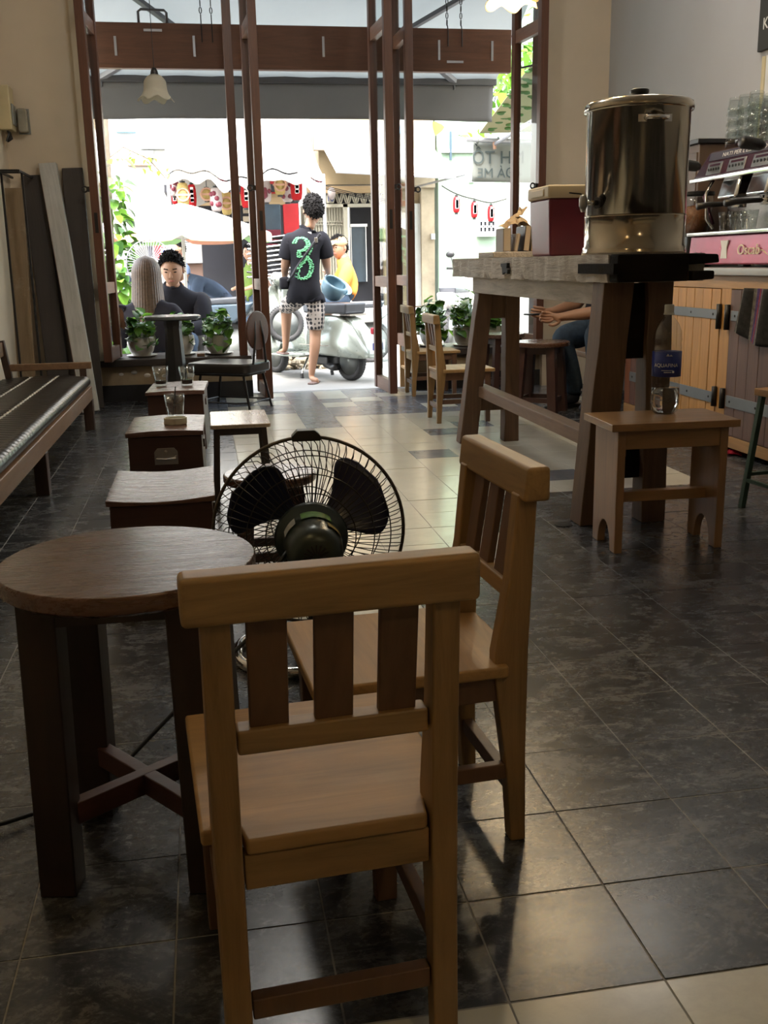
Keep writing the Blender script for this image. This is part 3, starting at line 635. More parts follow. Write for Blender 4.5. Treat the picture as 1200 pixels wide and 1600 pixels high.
MB().prism([(-.030, .510), (.030, .510), (.030, .521), (.018, .533), (-.018, .533), (-.030, .521)], -.016, .014, 'y').build('cage_clip', 'black', t, bevel=.002)
MB().lathe([(.016, .03), (.016, .20), (.022, .215), (.022, .30)], 20, (0, -.10, 0)).build('neck', 'black', t, smooth=True)
MB().box(-.03, .03, -.135, -.05, .245, .30).build('yoke', 'black', t, bevel=.006)
MB().tube([(x, y, .0125) for x, y in rrect(-.168, .205, -.058, .215, .12, 8)], .0125, 12, True).build('chrome_base', 'chrome', t, smooth=True)
MB().box(-.04, .04, -.13, .2, .012, .035).build('base_bar', 'black', t, bevel=.004)
cb = MB().tube(bez((-.75, 1.66, .012), (-.4, 1.38, .02), (-.26, 1.62, .006), 10) + bez((-.2, 1.67, .006), (-.03, 1.86, .10), (.135, 1.945, .205), 10), .0042, 8).build('power_cable', 'black', None, smooth=True)
tag(cb, 'black power cable trailing over the floor past the round table to the fan', 'cable')

# ------------------------------------------------------------------ bench with leather cushion along the left wall
t = thing('leather_bench', 'long wooden bench with black channelled leather cushion along the left wall', 'bench', (-.85, 4.15, 0), R(-.4))
BY0, BY1 = -1.62, 1.60
MB().box(.165, .205, BY0, BY1, .165, .238).build('front_rail', 'bench_wood', t, bevel=.004)
MB().box(-.25, -.21, BY0, BY1, .165, .238).build('rear_rail', 'bench_dark', t, bevel=.004)
for y in (BY1 - .035, BY1 - 1.68, BY0 + .04):
    for x in (.182, -.228): MB().box(x - .026, x + .026, y - .03, y + .03, 0, .17).build('leg', 'bench_dark', t, bevel=.003)
n = 62
def cush(u, v):
    y = BY0 + .0 + (BY1 - BY0 - .04) * u; g = abs(math.sin(u * n * PI / 1.0)) ** .25
    a = v * PI * .5
    if v <= .72: x = -.25 + (v / .72) * .415; z = .298 - .006 * (1 - g) + .012 * math.sin(PI * min(1, v / .72))
    else:
        q = (v - .72) / .28 * PI; x = .165 + .040 * math.sin(q) ; z = .270 + .030 * math.cos(q) - .003 * (1 - g)
    for sv in (.26, .50):
        if abs(v - sv) < .02: z -= .007
    return (x, y, z)
MB().grid(cush, n * 6, 44).build('cushion', 'leather', t, smooth=True)
MB().box(-.25, .16, BY0, BY1 - .04, .236, .262).build('cushion_base', 'leather', t)
b0 = None
for sv in (.26, .50):
    x = -.25 + sv / .72 * .415
    for k in range(40):
        y = BY1 - .10 - k * .060
        if b0 is None: b0 = MB().box(-.0035, .0035, -.019, .019, -.002, .002).build('stitch', 'thread', t, bevel=.001, seg=1); o = b0
        else: o = b0.copy(); COL.objects.link(o)
        o.location = (x + .004, y, .3075 if sv > .4 else .3065); o.rotation_euler = (0, 0, R(-14))
MB().box(-.22, .215, BY1 - .032, BY1, .335, .372).build('armrest', 'bench_wood', t, bevel=.004)
MB().box(.15, .185, BY1 - .03, BY1 - .004, .24, .336).build('arm_post', 'bench_dark', t, bevel=.002)
for y in (BY1 - .02, BY1 - 1.7, BY0 + .03): MB().bar((-.205, y, .16), (-.246, y, .50), .036, .036).build('back_post', 'bench_dark', t, bevel=.003)
MB().bar((-.25, BY0, .455), (-.25, BY1, .455), .03, .075).build('back_rail', 'bench_wood', t, bevel=.004)

# ------------------------------------------------------------------ planks leaning in the corner, iron rack
def plank(label, foot, top, wd, th, mt, edge=None):
    a, b = Vector(foot), Vector(top); d = (b - a); L = d.length; o = thing('plank', label, 'plank', a, 0, None)
    o.rotation_mode = 'QUATERNION'; z = d.normalized(); x = Vector((1, 0, 0)); x = (x - z * x.dot(z)).normalized(); y = z.cross(x)
    o.rotation_quaternion = Matrix((x, y, z)).transposed().to_quaternion()
    bb = MB().box(0, wd, -th, 0, 0, L)
    bb.v = [(p[0] + random.uniform(-.003, .003), p[1], p[2] + random.uniform(-.006, .006)) for p in bb.v]
    bb.build('board', mt, o, bevel=.003)
    if edge: MB().box(-.0015, .0015, -th, 0, 0, L).build('sawn_edge', edge, o)
    return o
plank('wide dark plank leaning against the pale pier, closest to the door frame', (-.79, 6.63, -.004), (-.815, 6.819, 1.47), .125, .028, 'plank_dark')
plank('narrow dark plank leaning between the light grey plank and the wide one', (-.88, 6.60, -.004), (-.915, 6.819, 1.46), .078, .028, 'plank_dark2')
plank('light grey weathered plank with sawn brown edge, leaning in front', (-.775, 6.42, -.004), (-.945, 6.808, 1.49), .105, .045, 'plank_grey', 'plank_edge')
plank('dark brown plank leaning left of the light grey one', (-.965, 6.50, -.004), (-1.06, 6.819, 1.43), .128, .02, 'plank_dark')
plank('pale knotty plank standing against the left wall', (-1.128, 6.35, -.004), (-1.130, 6.62, 1.34), .10, .02, 'plank_pale')
t = thing('iron_rack', 'thin black iron rack frame leaning by the planks', 'rack', (-1.045, 6.22, 0))
for x in (-.04, .075):
    MB().bar((x + .0, 0, 0), (x - .025, .20, 1.42), .012, .012).build('upright', 'iron', t)
    MB().bar((x - .025, -.12 + .20, 1.42), (x - .025, .570, 1.42), .012, .012).build('side_bar', 'iron', t)
MB().bar((-.065, .20, 1.42), (.05, .20, 1.42), .012, .012).build('cross_bar', 'iron', t)
MB().bar((-.065, .08, 1.42), (.05, .08, 1.42), .012, .012).build('cross_bar', 'iron', t)

# meter box on the wall corner
t = thing('meter_box', 'cream electric meter box with grey cover on the wall corner', 'meter box', (-1.13, 6.72, 1.66))
MB().box(0, .075, -.09, .06, .02, .27).build('case', 'meter_cream', t, bevel=.008)
MB().box(.074, .084, -.07, .045, .05, .17).build('cover', 'meter_grey', t, bevel=.004)
for y in (-.05, -.02, .01): MB().tube([(.04, y, .02), (.05, y + .01, -.02), (.03, y - .01, -.04), (.045, y, .0)], .006, 6).build('wire', 'black', t)
t = thing('plastic_box', 'clear dusty plastic box beside the meter box', 'box', (-1.012, 6.80, 1.68))
MB().prism(rrect(-.028, .028, -.0, .135, .015), -.06, .015, 'y').build('dome', 'meter_clear', t, bevel=.008)
MB().box(-.034, .034, .012, .019, -.006, .141).build('flange', 'meter_grey', t)

# ------------------------------------------------------------------ pedestal table and metal chair by the left sill
t = thing('pedestal_table', 'small round black pedestal table in front of the left sill plants', 'table', (-.19, 6.36, 0))
MB().lathe([(0, .555), (.155, .555), (.170, .562), (.172, .574), (.166, .580), (0, .580)], 40).build('tabletop', 'table_top_pale', t, bevel=.001)
MB().lathe([(.075, .02), (.072, .1), (.058, .35), (.050, .50), (.054, .52), (.054, .556)], 8).build('column', 'black', t)
MB().lathe([(0, 0), (.090, 0), (.090, .012), (.078, .028), (0, .03)], 32).build('base_plate', 'black', t)
t = thing('metal_chair', 'black cushioned metal chair with round brown backrest beside the pedestal table', 'chair', (.150, 6.34, 0), R(-32))
MB().prism(rrect(-.235, .20, -.165, .165, .05), .228, .292, 'z').build('seat_cushion', 'leather', t, bevel=.014, seg=3)
MB().prism(rrect(-.20, .18, -.14, .14, .04), .215, .228, 'z').build('seat_frame', 'iron', t)
for sx, sy in ((-.15, -.12), (.15, -.12), (-.15, .12), (.15, .12)):
    MB().tube([(sx, sy, .22), (sx * 1.3, sy * 1.15, 0)], .008, 8).build('leg', 'iron', t)
for (ax, ay), (bx, by) in (((-.15, -.12), (.15, -.12)), ((.15, -.12), (.15, .12)), ((.15, .12), (-.15, .12)), ((-.15, .12), (-.15, -.12))):
    MB().tube([(ax * 1.24, ay * 1.12, .05), (bx * 1.24, by * 1.12, .05)], .005, 6).build('stretcher', 'iron', t)
for sy in (-.05, .05): MB().tube([(.12, sy * 2.2, .222), (.20, sy * 1.6, .29), (.205, sy, .44), (.195, sy * .6, .54)], .0075, 8).build('back_stay', 'iron', t, smooth=True)
b = MB().lathe([(0, 0), (.11, 0), (.118, .004), (.118, .012), (.11, .016), (0, .016)], 32, (.185, 0, .482), 'x', 1.15, 1.0); b.build('backrest', 'backrest_wood', t, bevel=.003)

# ------------------------------------------------------------------ tall rough bar table
t = thing('bar_table', 'tall rustic bar table of rough weathered timber with splayed legs', 'table', (1.40, 3.95, 0))
def rough_slab():
    b = MB(); ny = 150; xs = [-.16, -.05, .05, .155]; Z0, Z1 = .795, .880
    ring = []
    for i in range(ny + 1):
        y = -.93 + (1.075 + .93) * i / ny; q = []
        jag = lambda s: random.uniform(-s, s) * .5 + s * .8 * math.sin(y * 31 + s * 700) * math.sin(y * 13.7)
        for z in (Z0 + jag(.003), .822, .852, Z1): q.append((-.162 + jag(.007) + (.012 if z < .8 and 20 < i % 40 < 26 else 0), y, z))
        for x in (-.05, .05): q.append((x, y, Z1 + jag(.0015)))
        for z in (Z1, .85, .82, Z0): q.append((.158 + jag(.004), y, z))
        for x in (.05, -.05): q.append((x, y, Z0 + jag(.003)))
        ring.append(q)
    k = len(ring[0]); b.v = [p for q in ring for p in q]
    for i in range(ny): b.f += [(i * k + j, (i + 1) * k + j, (i + 1) * k + (j + 1) % k, i * k + (j + 1) % k) for j in range(k)]
    b.f += [tuple(range(k)), tuple(ny * k + j for j in range(k - 1, -1, -1))]
    return b
sb = rough_slab().build('slab_top', 'bar_rough', t, smooth=True); q = sb.modifiers.new('e', 'EDGE_SPLIT'); q.split_angle = R(50)
MB().prism([(y_ + .0, z_) for y_, z_ in [(.10, .815), (.13, .822), (.165, .812), (.172, .84), (.19, .846), (.188, .856), (.105, .858), (.108, .838), (.092, .832)]], -.1735, -.16, 'x').build('mortise_hole', 'black_matte', sb)
# dark end block with open tenon cuts
e = MB().hexa([(-.158, -1.0, .797), (.075, -1.0, .797), (.10, -.93, .797), (-.158, -.93, .797), (-.158, -1.0, .88), (.07, -1.0, .88), (.10, -.93, .88), (-.158, -.93, .88)])
e.hexa([(.09, -.99, .797), (.185, -.95, .800), (.19, -.90, .80), (.09, -.88, .797), (.09, -.99, .826), (.185, -.95, .826), (.19, -.90, .826), (.09, -.88, .826)])
e.hexa([(.07, -.98, .845), (.19, -.97, .85), (.19, -.88, .85), (.07, -.88, .845), (.07, -.98, .88), (.185, -.97, .876), (.19, -.88, .876), (.07, -.88, .88)])
e.build('end_block', 'bar_dark', t, bevel=.006)
MB().box(-.172, -.150, -1.0, -.70, .822, .853).build('side_notch', 'bar_dark', t)
def leg(x0, x1, y, w0, w1, nm='leg', mt='bar_leg'):
    b = MB(); n = 8
    for i in range(n + 1):
        u = i / n; x = x0 + (x1 - x0) * u; h = (w0 + (w1 - w0) * u) / 2; z = .797 * u; j = random.uniform(-.004, .004)
        b.v += [(x - h + j, y - h, z), (x + h, y - h + j, z), (x + h + j, y + h, z), (x - h, y + h, z)]
    for i in range(n): b.f += [(i * 4 + j, i * 4 + (j + 1) % 4, i * 4 + 4 + (j + 1) % 4, i * 4 + 4 + j) for j in range(4)]
    b.f += [(3, 2, 1, 0), tuple(n * 4 + j for j in range(4))]
    return b.build(nm, mt, t, bevel=.004)
leg(-.16, -.065, .80, .085, .075); leg(.06, .06, .80, .075, .07); leg(-.155, -.095, -.82, .10, .10); leg(.055, .045, -.83, .085, .085)
MB().box(-.06, .05, .775, .825, .60, .72).build('cross_board', 'bar_leg', t, bevel=.004); MB().box(-.10, .03, .785, .82, .155, .245).build('cross_board', 'bar_leg', t, bevel=.004)
MB().box(-.06, .075, -.845, -.805, .55, .79).build('cross_board', 'bar_dark', t, bevel=.004); MB().box(-.11, .02, -.84, -.80, .15, .25).build('cross_board', 'bar_dark', t, bevel=.004)
MB().box(-.130, -.10, -.78, .80, .722, .798).build('apron', 'bar_rough', t, bevel=.003)
MB().box(-.11, -.045, -.86, .87, .226, .277).build('stretcher', 'bar_stretch', t, bevel=.004)

# steel dispenser on the bar
t = thing('drink_dispenser', 'big stainless steel drink dispenser with black lid knob on the bar table', 'dispenser', (1.418, 3.245, .8812))
r0 = .163
MB().lathe([(0, 0), (r0 + .006, 0), (r0 + .006, .008), (r0 + .004, .014), (r0 + .004, .022), (r0, .026), (r0, .118), (r0 + .002, .121)], 72).build('base', 'steel', t, smooth=True)
MB().lathe([(r0 - .004, .121), (r0, .124), (r0 + .0, .44), (r0 + .006, .446), (r0 + .006, .450)], 72).build('body', 'steel', t, smooth=True)
ld = MB().lathe([(r0 + .009, .442), (r0 + .010, .452), (r0 + .007, .466), (r0 - .004, .473), (.06, .480), (0, .481)], 72).build('lid', 'steel', t, smooth=True)
MB().lathe([(0, .48), (.022, .48), (.022, .492), (.030, .500), (.030, .510), (.022, .513), (0, .511)], 14).build('knob', 'black', ld, bevel=.002)
a = R(-95); hb = MB()
hx = lambda d, z, s: ((r0 + d) * math.cos(a + s), (r0 + d) * math.sin(a + s), z)
h1 = MB().tube([hx(.002, .405, -.19), hx(.022, .405, -.17), hx(.028, .404, 0), hx(.022, .405, .17), hx(.002, .405, .19)], .0075, 8).build('handle', 'chrome', t, smooth=True)
for s in (-.25, .25): MB().grid(lambda u, v, s=s: hx(.0025, .394 + .022 * v, s + (u - .5) * .16), 4, 1).build('handle_plate', 'chrome', h1)
a2 = R(203); tp = MB().tube([(r0 * math.cos(a2), r0 * math.sin(a2), .160), ((r0 + .065) * math.cos(a2), (r0 + .065) * math.sin(a2), .160)], .008, 10).build('tap', 'chrome', t, smooth=True)
c2 = ((r0 + .07) * math.cos(a2), (r0 + .07) * math.sin(a2)); MB().lathe([(.006, .132), (.010, .142), (.013, .150), (.013, .172), (.008, .184), (0, .184)], 14, (c2[0], c2[1], 0)).build('spout', 'steel_dull', tp, smooth=True)
MB().tube([(c2[0] + .005, c2[1], .182), (c2[0] - .012, c2[1], .187), (c2[0] - .05, c2[1] - .01, .190)], .0025, 6).build('lever', 'iron', tp)
MB().lathe([(.018, 0), (.018, .012)], 16, (r0 * .99, 0, 0), 'x').xf(Matrix.Rotation(a2, 4, 'Z') @ Matrix.Translation((0, 0, .16))).build('tap_nut', 'iron', tp)

# maroon cool box
t = thing('cool_box', 'maroon cool box with white lid beside the steel dispenser', 'cooler', (1.42, 3.93, .8808))
MB().hexa([(-.095, -.12, 0), (.12, -.12, 0), (.12, .10, 0), (-.095, .10, 0), (-.105, -.13, .215), (.13, -.13, .215), (.13, .11, .215), (-.105, .11, .215)]).build('body', 'maroon', t, bevel=.01)
MB().box(-.112, .137, -.137, .117, .214, .262).build('lid', 'white_aged', t, bevel=.008)
MB().box(-.117, -.110, -.09, .06, .222, .25).build('side_grip', 'white_aged', t, bevel=.003)

# things on the far end of the bar
def book(label, x, y, w, d, h, mt, tilt=0, nm='book', z=.905):
    o = thing(nm, label, 'book', (x, y, z), 0); o.rotation_euler = (0, tilt, R(random.uniform(-4, 4)))
    MB().box(-w / 2, w / 2, -d / 2, d / 2, 0, h).build('cover', mt, o, bevel=.001); MB().box(-w / 2 + .003, w / 2 - .003, -d / 2 - .001, d / 2 - .003, .003, h + .001).build('pages', 'pages', o); return o
o = MB().box(1.235, 1.49, 4.28, 4.52, .8805, .904).build('serving_board', 'bar_rough', None, bevel=.003); tag(o, 'flat pale wooden board under the upright books', 'board')
book('grey upright book at the street end of the row on the bar', 1.315, 4.40, .035, .13, .098, 'book_grey')
book('thin tan book leaning in the row on the bar', 1.352, 4.38, .014, .12, .075, 'book_tan', R(10))
book('dark thick book leaning in the row on the bar', 1.392, 4.38, .028, .13, .105, 'book_dark', R(6))
book('brown book beside the dark thick one on the bar', 1.428, 4.39, .022, .12, .095, 'book_tan', R(4))
book('small black book closest to the cool box', 1.462, 4.36, .02, .1, .125, 'book_dark', 0)
t = thing('paper_bag', 'crumpled brown paper bag lying on top of the books', 'bag', (1.365, 4.40, .997), R(15))
random.seed(3)
MB().grid(lambda u, v: (-.055 + .11 * u + random.uniform(-.008, .008), -.045 + .09 * v + random.uniform(-.006, .006), .012 + .055 * math.sin(PI * u) ** .5 * (.4 + .6 * math.sin(PI * v)) * (.5 + u * .6) + random.uniform(-.006, .008)), 8, 6).build('bag_sheet', 'paper', t, sol=.002)
MB().grid(lambda u, v: (.0 + .05 * u + random.uniform(-.005, .005), -.03 + .06 * v, .05 + .045 * u + random.uniform(-.006, .006)), 5, 4).build('folded_flap', 'paper', t, sol=.002)

# ------------------------------------------------------------------ step stool with water bottle
t = thing('plank_stool', 'light brown plank stool with arched side panels, a water bottle standing on it', 'stool', (1.352, 2.845, 0), R(-2))
MB().box(-.200, .196, -.128, .122, .378, .400).build('seat', 'stool_wood', t, bevel=.002)
for x0, x1 in ((-.170, -.145), (.150, .175)):
    arch = [(-.10, 0), (-.058, 0)] + [(-.005 - .053 * math.cos(PI * i / 10), .085 * math.sin(PI * i / 10)) for i in range(1, 10)] + [(.048, 0), (.095, 0), (.095, .378), (-.10, .378)]
    MB().prism(arch, x0, x1, 'x').build('side_panel', 'stool_wood_z', t, bevel=.003)
MB().box(-.146, .151, -.094, -.074, .318, .378).build('front_apron', 'stool_wood', t, bevel=.002)
MB().box(-.146, .151, .064, .084, .318, .378).build('rear_apron', 'stool_wood', t, bevel=.002)
MB().box(-.146, .151, -.020, .012, .140, .172).build('stretcher', 'stool_wood', t, bevel=.002)
t = thing('water_bottle', 'half-empty clear plastic water bottle with blue label on the plank stool', 'bottle', (1.388, 2.895, .4005))
prof = [(0, .006), (.020, .003), (.030, .0), (.040, .010), (.0435, .03), (.043, .07), (.0415, .085), (.043, .10), (.043, .205), (.0415, .215), (.043, .225), (.040, .250), (.030, .275), (.016, .292), (.0135, .298), (.0135, .312)]
b = MB().lathe(prof, 30)
for j in range(30):
    for i in (1, 2, 3):
        x, y, z = b.v[i * 30 + j]; k = 1 - .18 * (1 if j % 6 in (0,) else .3 if j % 6 in (1, 5) else 0); b.v[i * 30 + j] = (x * k, y * k, z)
b.build('plastic_shell', 'plastic_clear', t, smooth=True)
MB().lathe([(0, .007), (.030, .005), (.041, .03), (.0405, .078), (0, .078)], 30).build('water_fill', 'water', t, smooth=True)
lb = MB().lathe([(.0438, .115), (.0438, .190)], 40).build('label', 'label_blue', t, smooth=True)
lb.data.polygons.foreach_set('use_smooth', [True] * len(lb.data.polygons))
MB().lathe([(0, .330), (.013, .330), (.0145, .327), (.0145, .306), (.016, .304), (.016, .300), (.0, .300)], 20).build('cap', 'cap_white', t)
def wrap_text(body, size, z, a_mid, rr, parent, mt, nm='label_text'):
    o = text(nm, body, mt, parent, (0, 0, 0), (0, 0, 0), size, .0)
    for v_ in o.data.vertices:
        aa = a_mid + v_.co.x / rr; v_.co = Vector((rr * math.cos(aa), rr * math.sin(aa), z + v_.co.y))
    return o
wrap_text('AQUAFINA', .0155, .150, R(-118), .0441, lb, 'white')
for z0, a0, a1, h0 in ((.1345, -135, -88, .0012), (.1285, -125, -95, .0018), (.1275, -92, -84, .006)): MB().grid(lambda u, v, z0=z0, a0=a0, a1=a1, h0=h0: (.0441 * math.cos(R(a0 + (a1 - a0) * u)), .0441 * math.sin(R(a0 + (a1 - a0) * u)), z0 + h0 * v), 8, 1).build('label_line', 'white', lb)
for a0, hh in ((-112, .008), (-100, .005)): MB().grid(lambda u, v, a0=a0, hh=hh: (.0441 * math.cos(R(a0 + 14 * (u - .5))), .0441 * math.sin(R(a0 + 14 * (u - .5))), .178 + hh * v * (1 - abs(2 * u - 1))), 6, 1).build('mountain_mark', 'white', lb)
t = thing('green_metal_stool', 'green painted metal leg stool with wooden seat at the cabinet', 'stool', (2.025, 3.06, 0), R(8))
MB().box(-.15, .15, -.15, .15, .40, .425).build('seat', 'stool_wood', t, bevel=.003)
for sx in (-1, 1):
    for sy in (-1, 1): MB().bar((sx * .16, sy * .16, 0), (sx * .13, sy * .13, .40), .018, .018).build('leg', 'green_paint', t)
    MB().bar((sx * .155, -.155, .10), (sx * .155, .155, .10), .012, .012).build('stretcher', 'green_paint', t); MB().bar((-.155, sx * .155, .12), (.155, sx * .155, .12), .012, .012).build('stretcher', 'green_paint', t)

# ------------------------------------------------------------------ service counter
CX = 2.296
t = thing('counter_cabinet', 'boarded wooden counter cabinet with iron strap hinges along the grey wall', 'cabinet', (CX, 4.235, 0))
MB().box(.02, .44, -1.3, 1.06, .06, .78).build('carcass', 'black_matte', t)
MB().box(-.004, .03, -1.3, 1.06, .728, .784).build('top_rail', 'cab_yellow_y', t, bevel=.002)
MB().box(-.004, .03, -1.3, 1.06, .030, .082).build('bottom_rail', 'cab_yellow_y', t, bevel=.002)
MB().box(.10, .44, -1.3, 1.06, 0, .06).build('plinth', 'black_matte', t)
for y0, y1 in ((-.055, .03), (.615, .70), (-.75, -.67)): MB().box(-.003, .03, y0, y1, .082, .728).build('stile', 'cab_yellow', t, bevel=.002)
def cab_door(y0, y1, nb, mats, hinge_low_y, straps):
    d = bpy.data.objects.new('door', None); COL.objects.link(d); d.parent = t
    w_ = (y1 - y0) / nb
    for k in range(nb): MB().box(-.006 + random.uniform(-.001, .001), .02, y0 + k * w_ + .0015, y0 + (k + 1) * w_ - .0015, .085, .725).build('board', mats[k % len(mats)], d, bevel=.0015)
    for z0, z1, a, b_ in straps:
        s_ = MB().box(-.011, -.005, a, b_, z0, z1).build('strap_hinge', 'strap', d, bevel=.001)
        for yy in (a + .035, (a + b_) / 2, b_ - .035): MB().ell((-.011, yy, (z0 + z1) / 2), (.003, .006, .006), 8, 5).build('bolt', 'iron', d)
    return d
st1 = lambda a, b_: [(.592, .634, a, b_), (.212, .262, a, b_)]
cab_door(.032, .612, 7, ['cab_yellow'], 0, st1(.05, .55)); cab_door(-.668, -.058, 7, ['cab_purple'], 0, st1(-.58, -.075)); cab_door(.702, 1.055, 5, ['cab_red', 'cab_red2'], 0, st1(.715, .98)); cab_door(-1.295, -.752, 6, ['cab_purple'], 0, [])
for z0, z1 in ((.55, .66), (.20, .29)):
    for y in (.026, -.048): MB().tube([(-.014, y, z0), (-.014, y, z1)], .012, 10).build('hinge_barrel', 'iron', t, smooth=True)
o = MB().box(2.270, XR, 3.0, 5.37, .784, .818).build('counter_worktop', 'counter', None, bevel=.006); tag(o, 'pale grey stone worktop on the boarded counter cabinet', 'worktop')
# hanging woven cloth
t = thing('hanging_cloth', 'black woven cloth with purple and red stripe hanging over the cabinet door', 'cloth', (CX - .004, 3.945, .74))
def cloth(u, v): y = .10 - .34 * u + .035 * (1 - u) * v; z = -.005 - (.185 + .05 * math.sin(u * 2.6)) * v; return (-.016 - .010 * math.sin(u * 14 + v) - .004 * v, y, z)
MB().grid(cloth, 40, 14).build('woven_sheet', 'cloth_black', t, smooth=True, sol=.002)
for u0, u1, mt in ((.24, .29, 'cloth_grey'), (.29, .345, 'cloth_purple'), (.345, .385, 'cloth_redw'), (.385, .43, 'cloth_purple'), (.43, .48, 'cloth_grey'), (.02, .05, 'cloth_grey')):
    MB().grid(lambda u, v, u0=u0, u1=u1: tuple(Vector(cloth(u0 + (u1 - u0) * u, v)) + Vector((-.0022, 0, 0))), 4, 14).build('stripe', mt, t, smooth=True)
t = thing('red_packet', 'shiny red foil packet on the floor under the cabinet', 'packet', (2.31, 4.10, .002), R(20))
MB().grid(lambda u, v: (-.03 + .06 * u, -.07 + .14 * v, .006 + .012 * math.sin(PI * u) * math.sin(PI * v) + .004 * math.sin(9 * u + 7 * v)), 8, 8).build('foil', 'foil_red', t, sol=.002)

# espresso machine (its front looks to -X)
t = thing('espresso_machine', 'plum and chrome espresso machine with lettered front panel on the counter', 'coffee machine', (2.36, 4.28, .818))
L0, L1 = -.42, .47
MB().box(.03, .34, L0, L1, .035, .16).build('base_body', 'machine_plum', t, bevel=.01)
bp = MB().hexa([(0, L0, .012), (.05, L0, .012), (.05, L1, .012), (0, L1, .012), (.012, L0, .145), (.05, L0, .145), (.05, L1, .145), (.012, L1, .145)]).build('base_panel', 'machine_red', t, bevel=.008)
MB().box(-.012, .30, L0, L1, .145, .162).build('drip_tray', 'chrome', t, bevel=.003)
for y in (-.36, .40):
    for x in (.06, .28): MB().lathe([(.018, 0), (.022, .03)], 12, (x, y, 0)).build('foot', 'black', t)
MB().box(.17, .33, L0 + .02, L1 - .04, .16, .42).build('rear_body', 'machine_back', t, bevel=.01)
up = MB().hexa([(.0, L0, .405), (.36, L0, .405), (.36, L1, .405), (.0, L1, .405), (.035, L0, .525), (.36, L0, .535), (.36, L1 - .10, .535), (.035, L1 - .10, .525)]).build('upper_housing', 'machine_plum', t, bevel=.012)
MB().box(-.012, .02, L0, L1, .392, .410).build('housing_trim', 'chrome', up, bevel=.003)
rx = math.atan2(.12, .035); tilt = R(90) - math.atan2(.035, .12) * 0
def face(yy, zz, off=-.003): f_ = (zz - .405) / .12; return (.035 * f_ + off, yy, zz)
for nm, y0, y1, z0, z1, mt in (('name_band', -.40, .345, .482, .518, 'machine_band'), ('key_panel', .20, .335, .420, .472, 'steel_dull'), ('key_panel', -.01, .14, .420, .472, 'steel_dull'), ('key_panel', -.22, -.07, .420, .472, 'steel_dull')):
    k = MB().hexa([face(y0, z0, -.004), face(y0, z0, .01), face(y1, z0, .01), face(y1, z0, -.004), face(y0, z1, -.004), face(y0, z1, .01), face(y1, z1, .01), face(y1, z1, -.004)]).build(nm, mt, up, bevel=.001)
    if nm == 'key_panel':
        for q in range(5): yy = y0 + .02 + q * (y1 - y0 - .04) / 4; MB().ell(face(yy, z0 + .022, -.006), (.003, .007, .007), 8, 5).build('key', 'black', k)
        MB().hexa([face(y0 + .02, z1 - .016, -.0055), face(y0 + .02, z1 - .016, 0), face(y1 - .02, z1 - .016, 0), face(y1 - .02, z1 - .016, -.0055), face(y0 + .02, z1 - .006, -.0055), face(y0 + .02, z1 - .006, 0), face(y1 - .02, z1 - .006, 0), face(y1 - .02, z1 - .006, -.0055)]).build('display', 'machine_plum', k)
text('slogan', "NATI PER L'ESPRESSO", 'white', up, face(.03, .499, -.0055), (R(90) - math.atan2(.035, .12), 0, R(-90)), .026, .0006, sx=1.55)
text('logo', 'Oscab', 'logo_cream', bp, (-.0, -.10, .075), (R(85), 0, R(-90)), .062, .001, sx=1.2)
text('badge_text', 'Break', 'black', bp, (-.001, .36, .06), (R(85), 0, R(-90)), .030, .001)
MB().tube([(.006 + .0 * i, -.16 - .18 * i / 8, .062 + .012 * math.sin(i)) for i in range(9)], .003, 6).build('logo_swash', 'logo_cream', bp)
cupm = MB().prism([(-.03, .04), (.03, .04), (.022, .085), (.034, .12), (-.034, .12), (-.022, .085)], -.001, .006, 'x').xf(Matrix.Translation((.003, .12, 0))).build('cup_emblem', 'white', bp)
for y in (.10, -.15):                    # brew groups and spouted handles
    g = MB().hexa([(-.02, y - .085, .30), (.14, y - .085, .31), (.14, y + .085, .31), (-.02, y + .085, .30), (.01, y - .075, .405), (.15, y - .075, .405), (.15, y + .075, .405), (.01, y + .075, .405)]).build('brew_group', 'chrome', t, bevel=.015, seg=3)
    MB().lathe([(0, .262), (.034, .262), (.036, .30), (0, .30)], 24, (.05, y, 0)).build('portafilter', 'chrome', g, smooth=True)
    MB().tube([(.02, y, .28), (-.09, y, .276), (-.15, y, .268)], [.010, .013, .016], 10).build('filter_handle', 'black', g, smooth=True)
k = MB().lathe([(0, 0), (.020, 0), (.027, .01), (.024, .09), (.014, .11), (0, .11)], 12, (0, 0, 0), 'x').xf(Matrix.Translation((-.125, .36, .475)) @ Matrix.Rotation(R(8), 4, 'Y')).build('steam_knob', 'black', t, smooth=True)
k = MB().lathe([(0, 0), (.020, 0), (.027, .01), (.024, .09), (.014, .11), (0, .11)], 12, (0, 0, 0), 'x').xf(Matrix.Translation((-.125, -.20, .510)) @ Matrix.Rotation(R(8), 4, 'Y')).build('steam_knob', 'black', t, smooth=True)
MB().tube([(.03, .30, .40), (.0, .315, .34), (.0, .30, .22), (.02, .27, .175)], .006, 8).build('steam_wand', 'chrome', t, smooth=True)
MB().tube([(.10, .455, .40), (.06, .45, .33), (.10, .42, .20)], .008, 8).build('side_bracket', 'machine_plum', t, smooth=True)
for i, (y, dx) in enumerate(((.215, .06), (.12, .06), (.02, .06))): tumbler(['short clear tumbler on the drip tray beside the steam wand', 'short clear tumbler in the middle of the drip tray', 'short clear tumbler under the nearer brew group of the espresso machine'][i], (2.36 + dx, 4.28 + y, .981), 0, None, .042, .085)
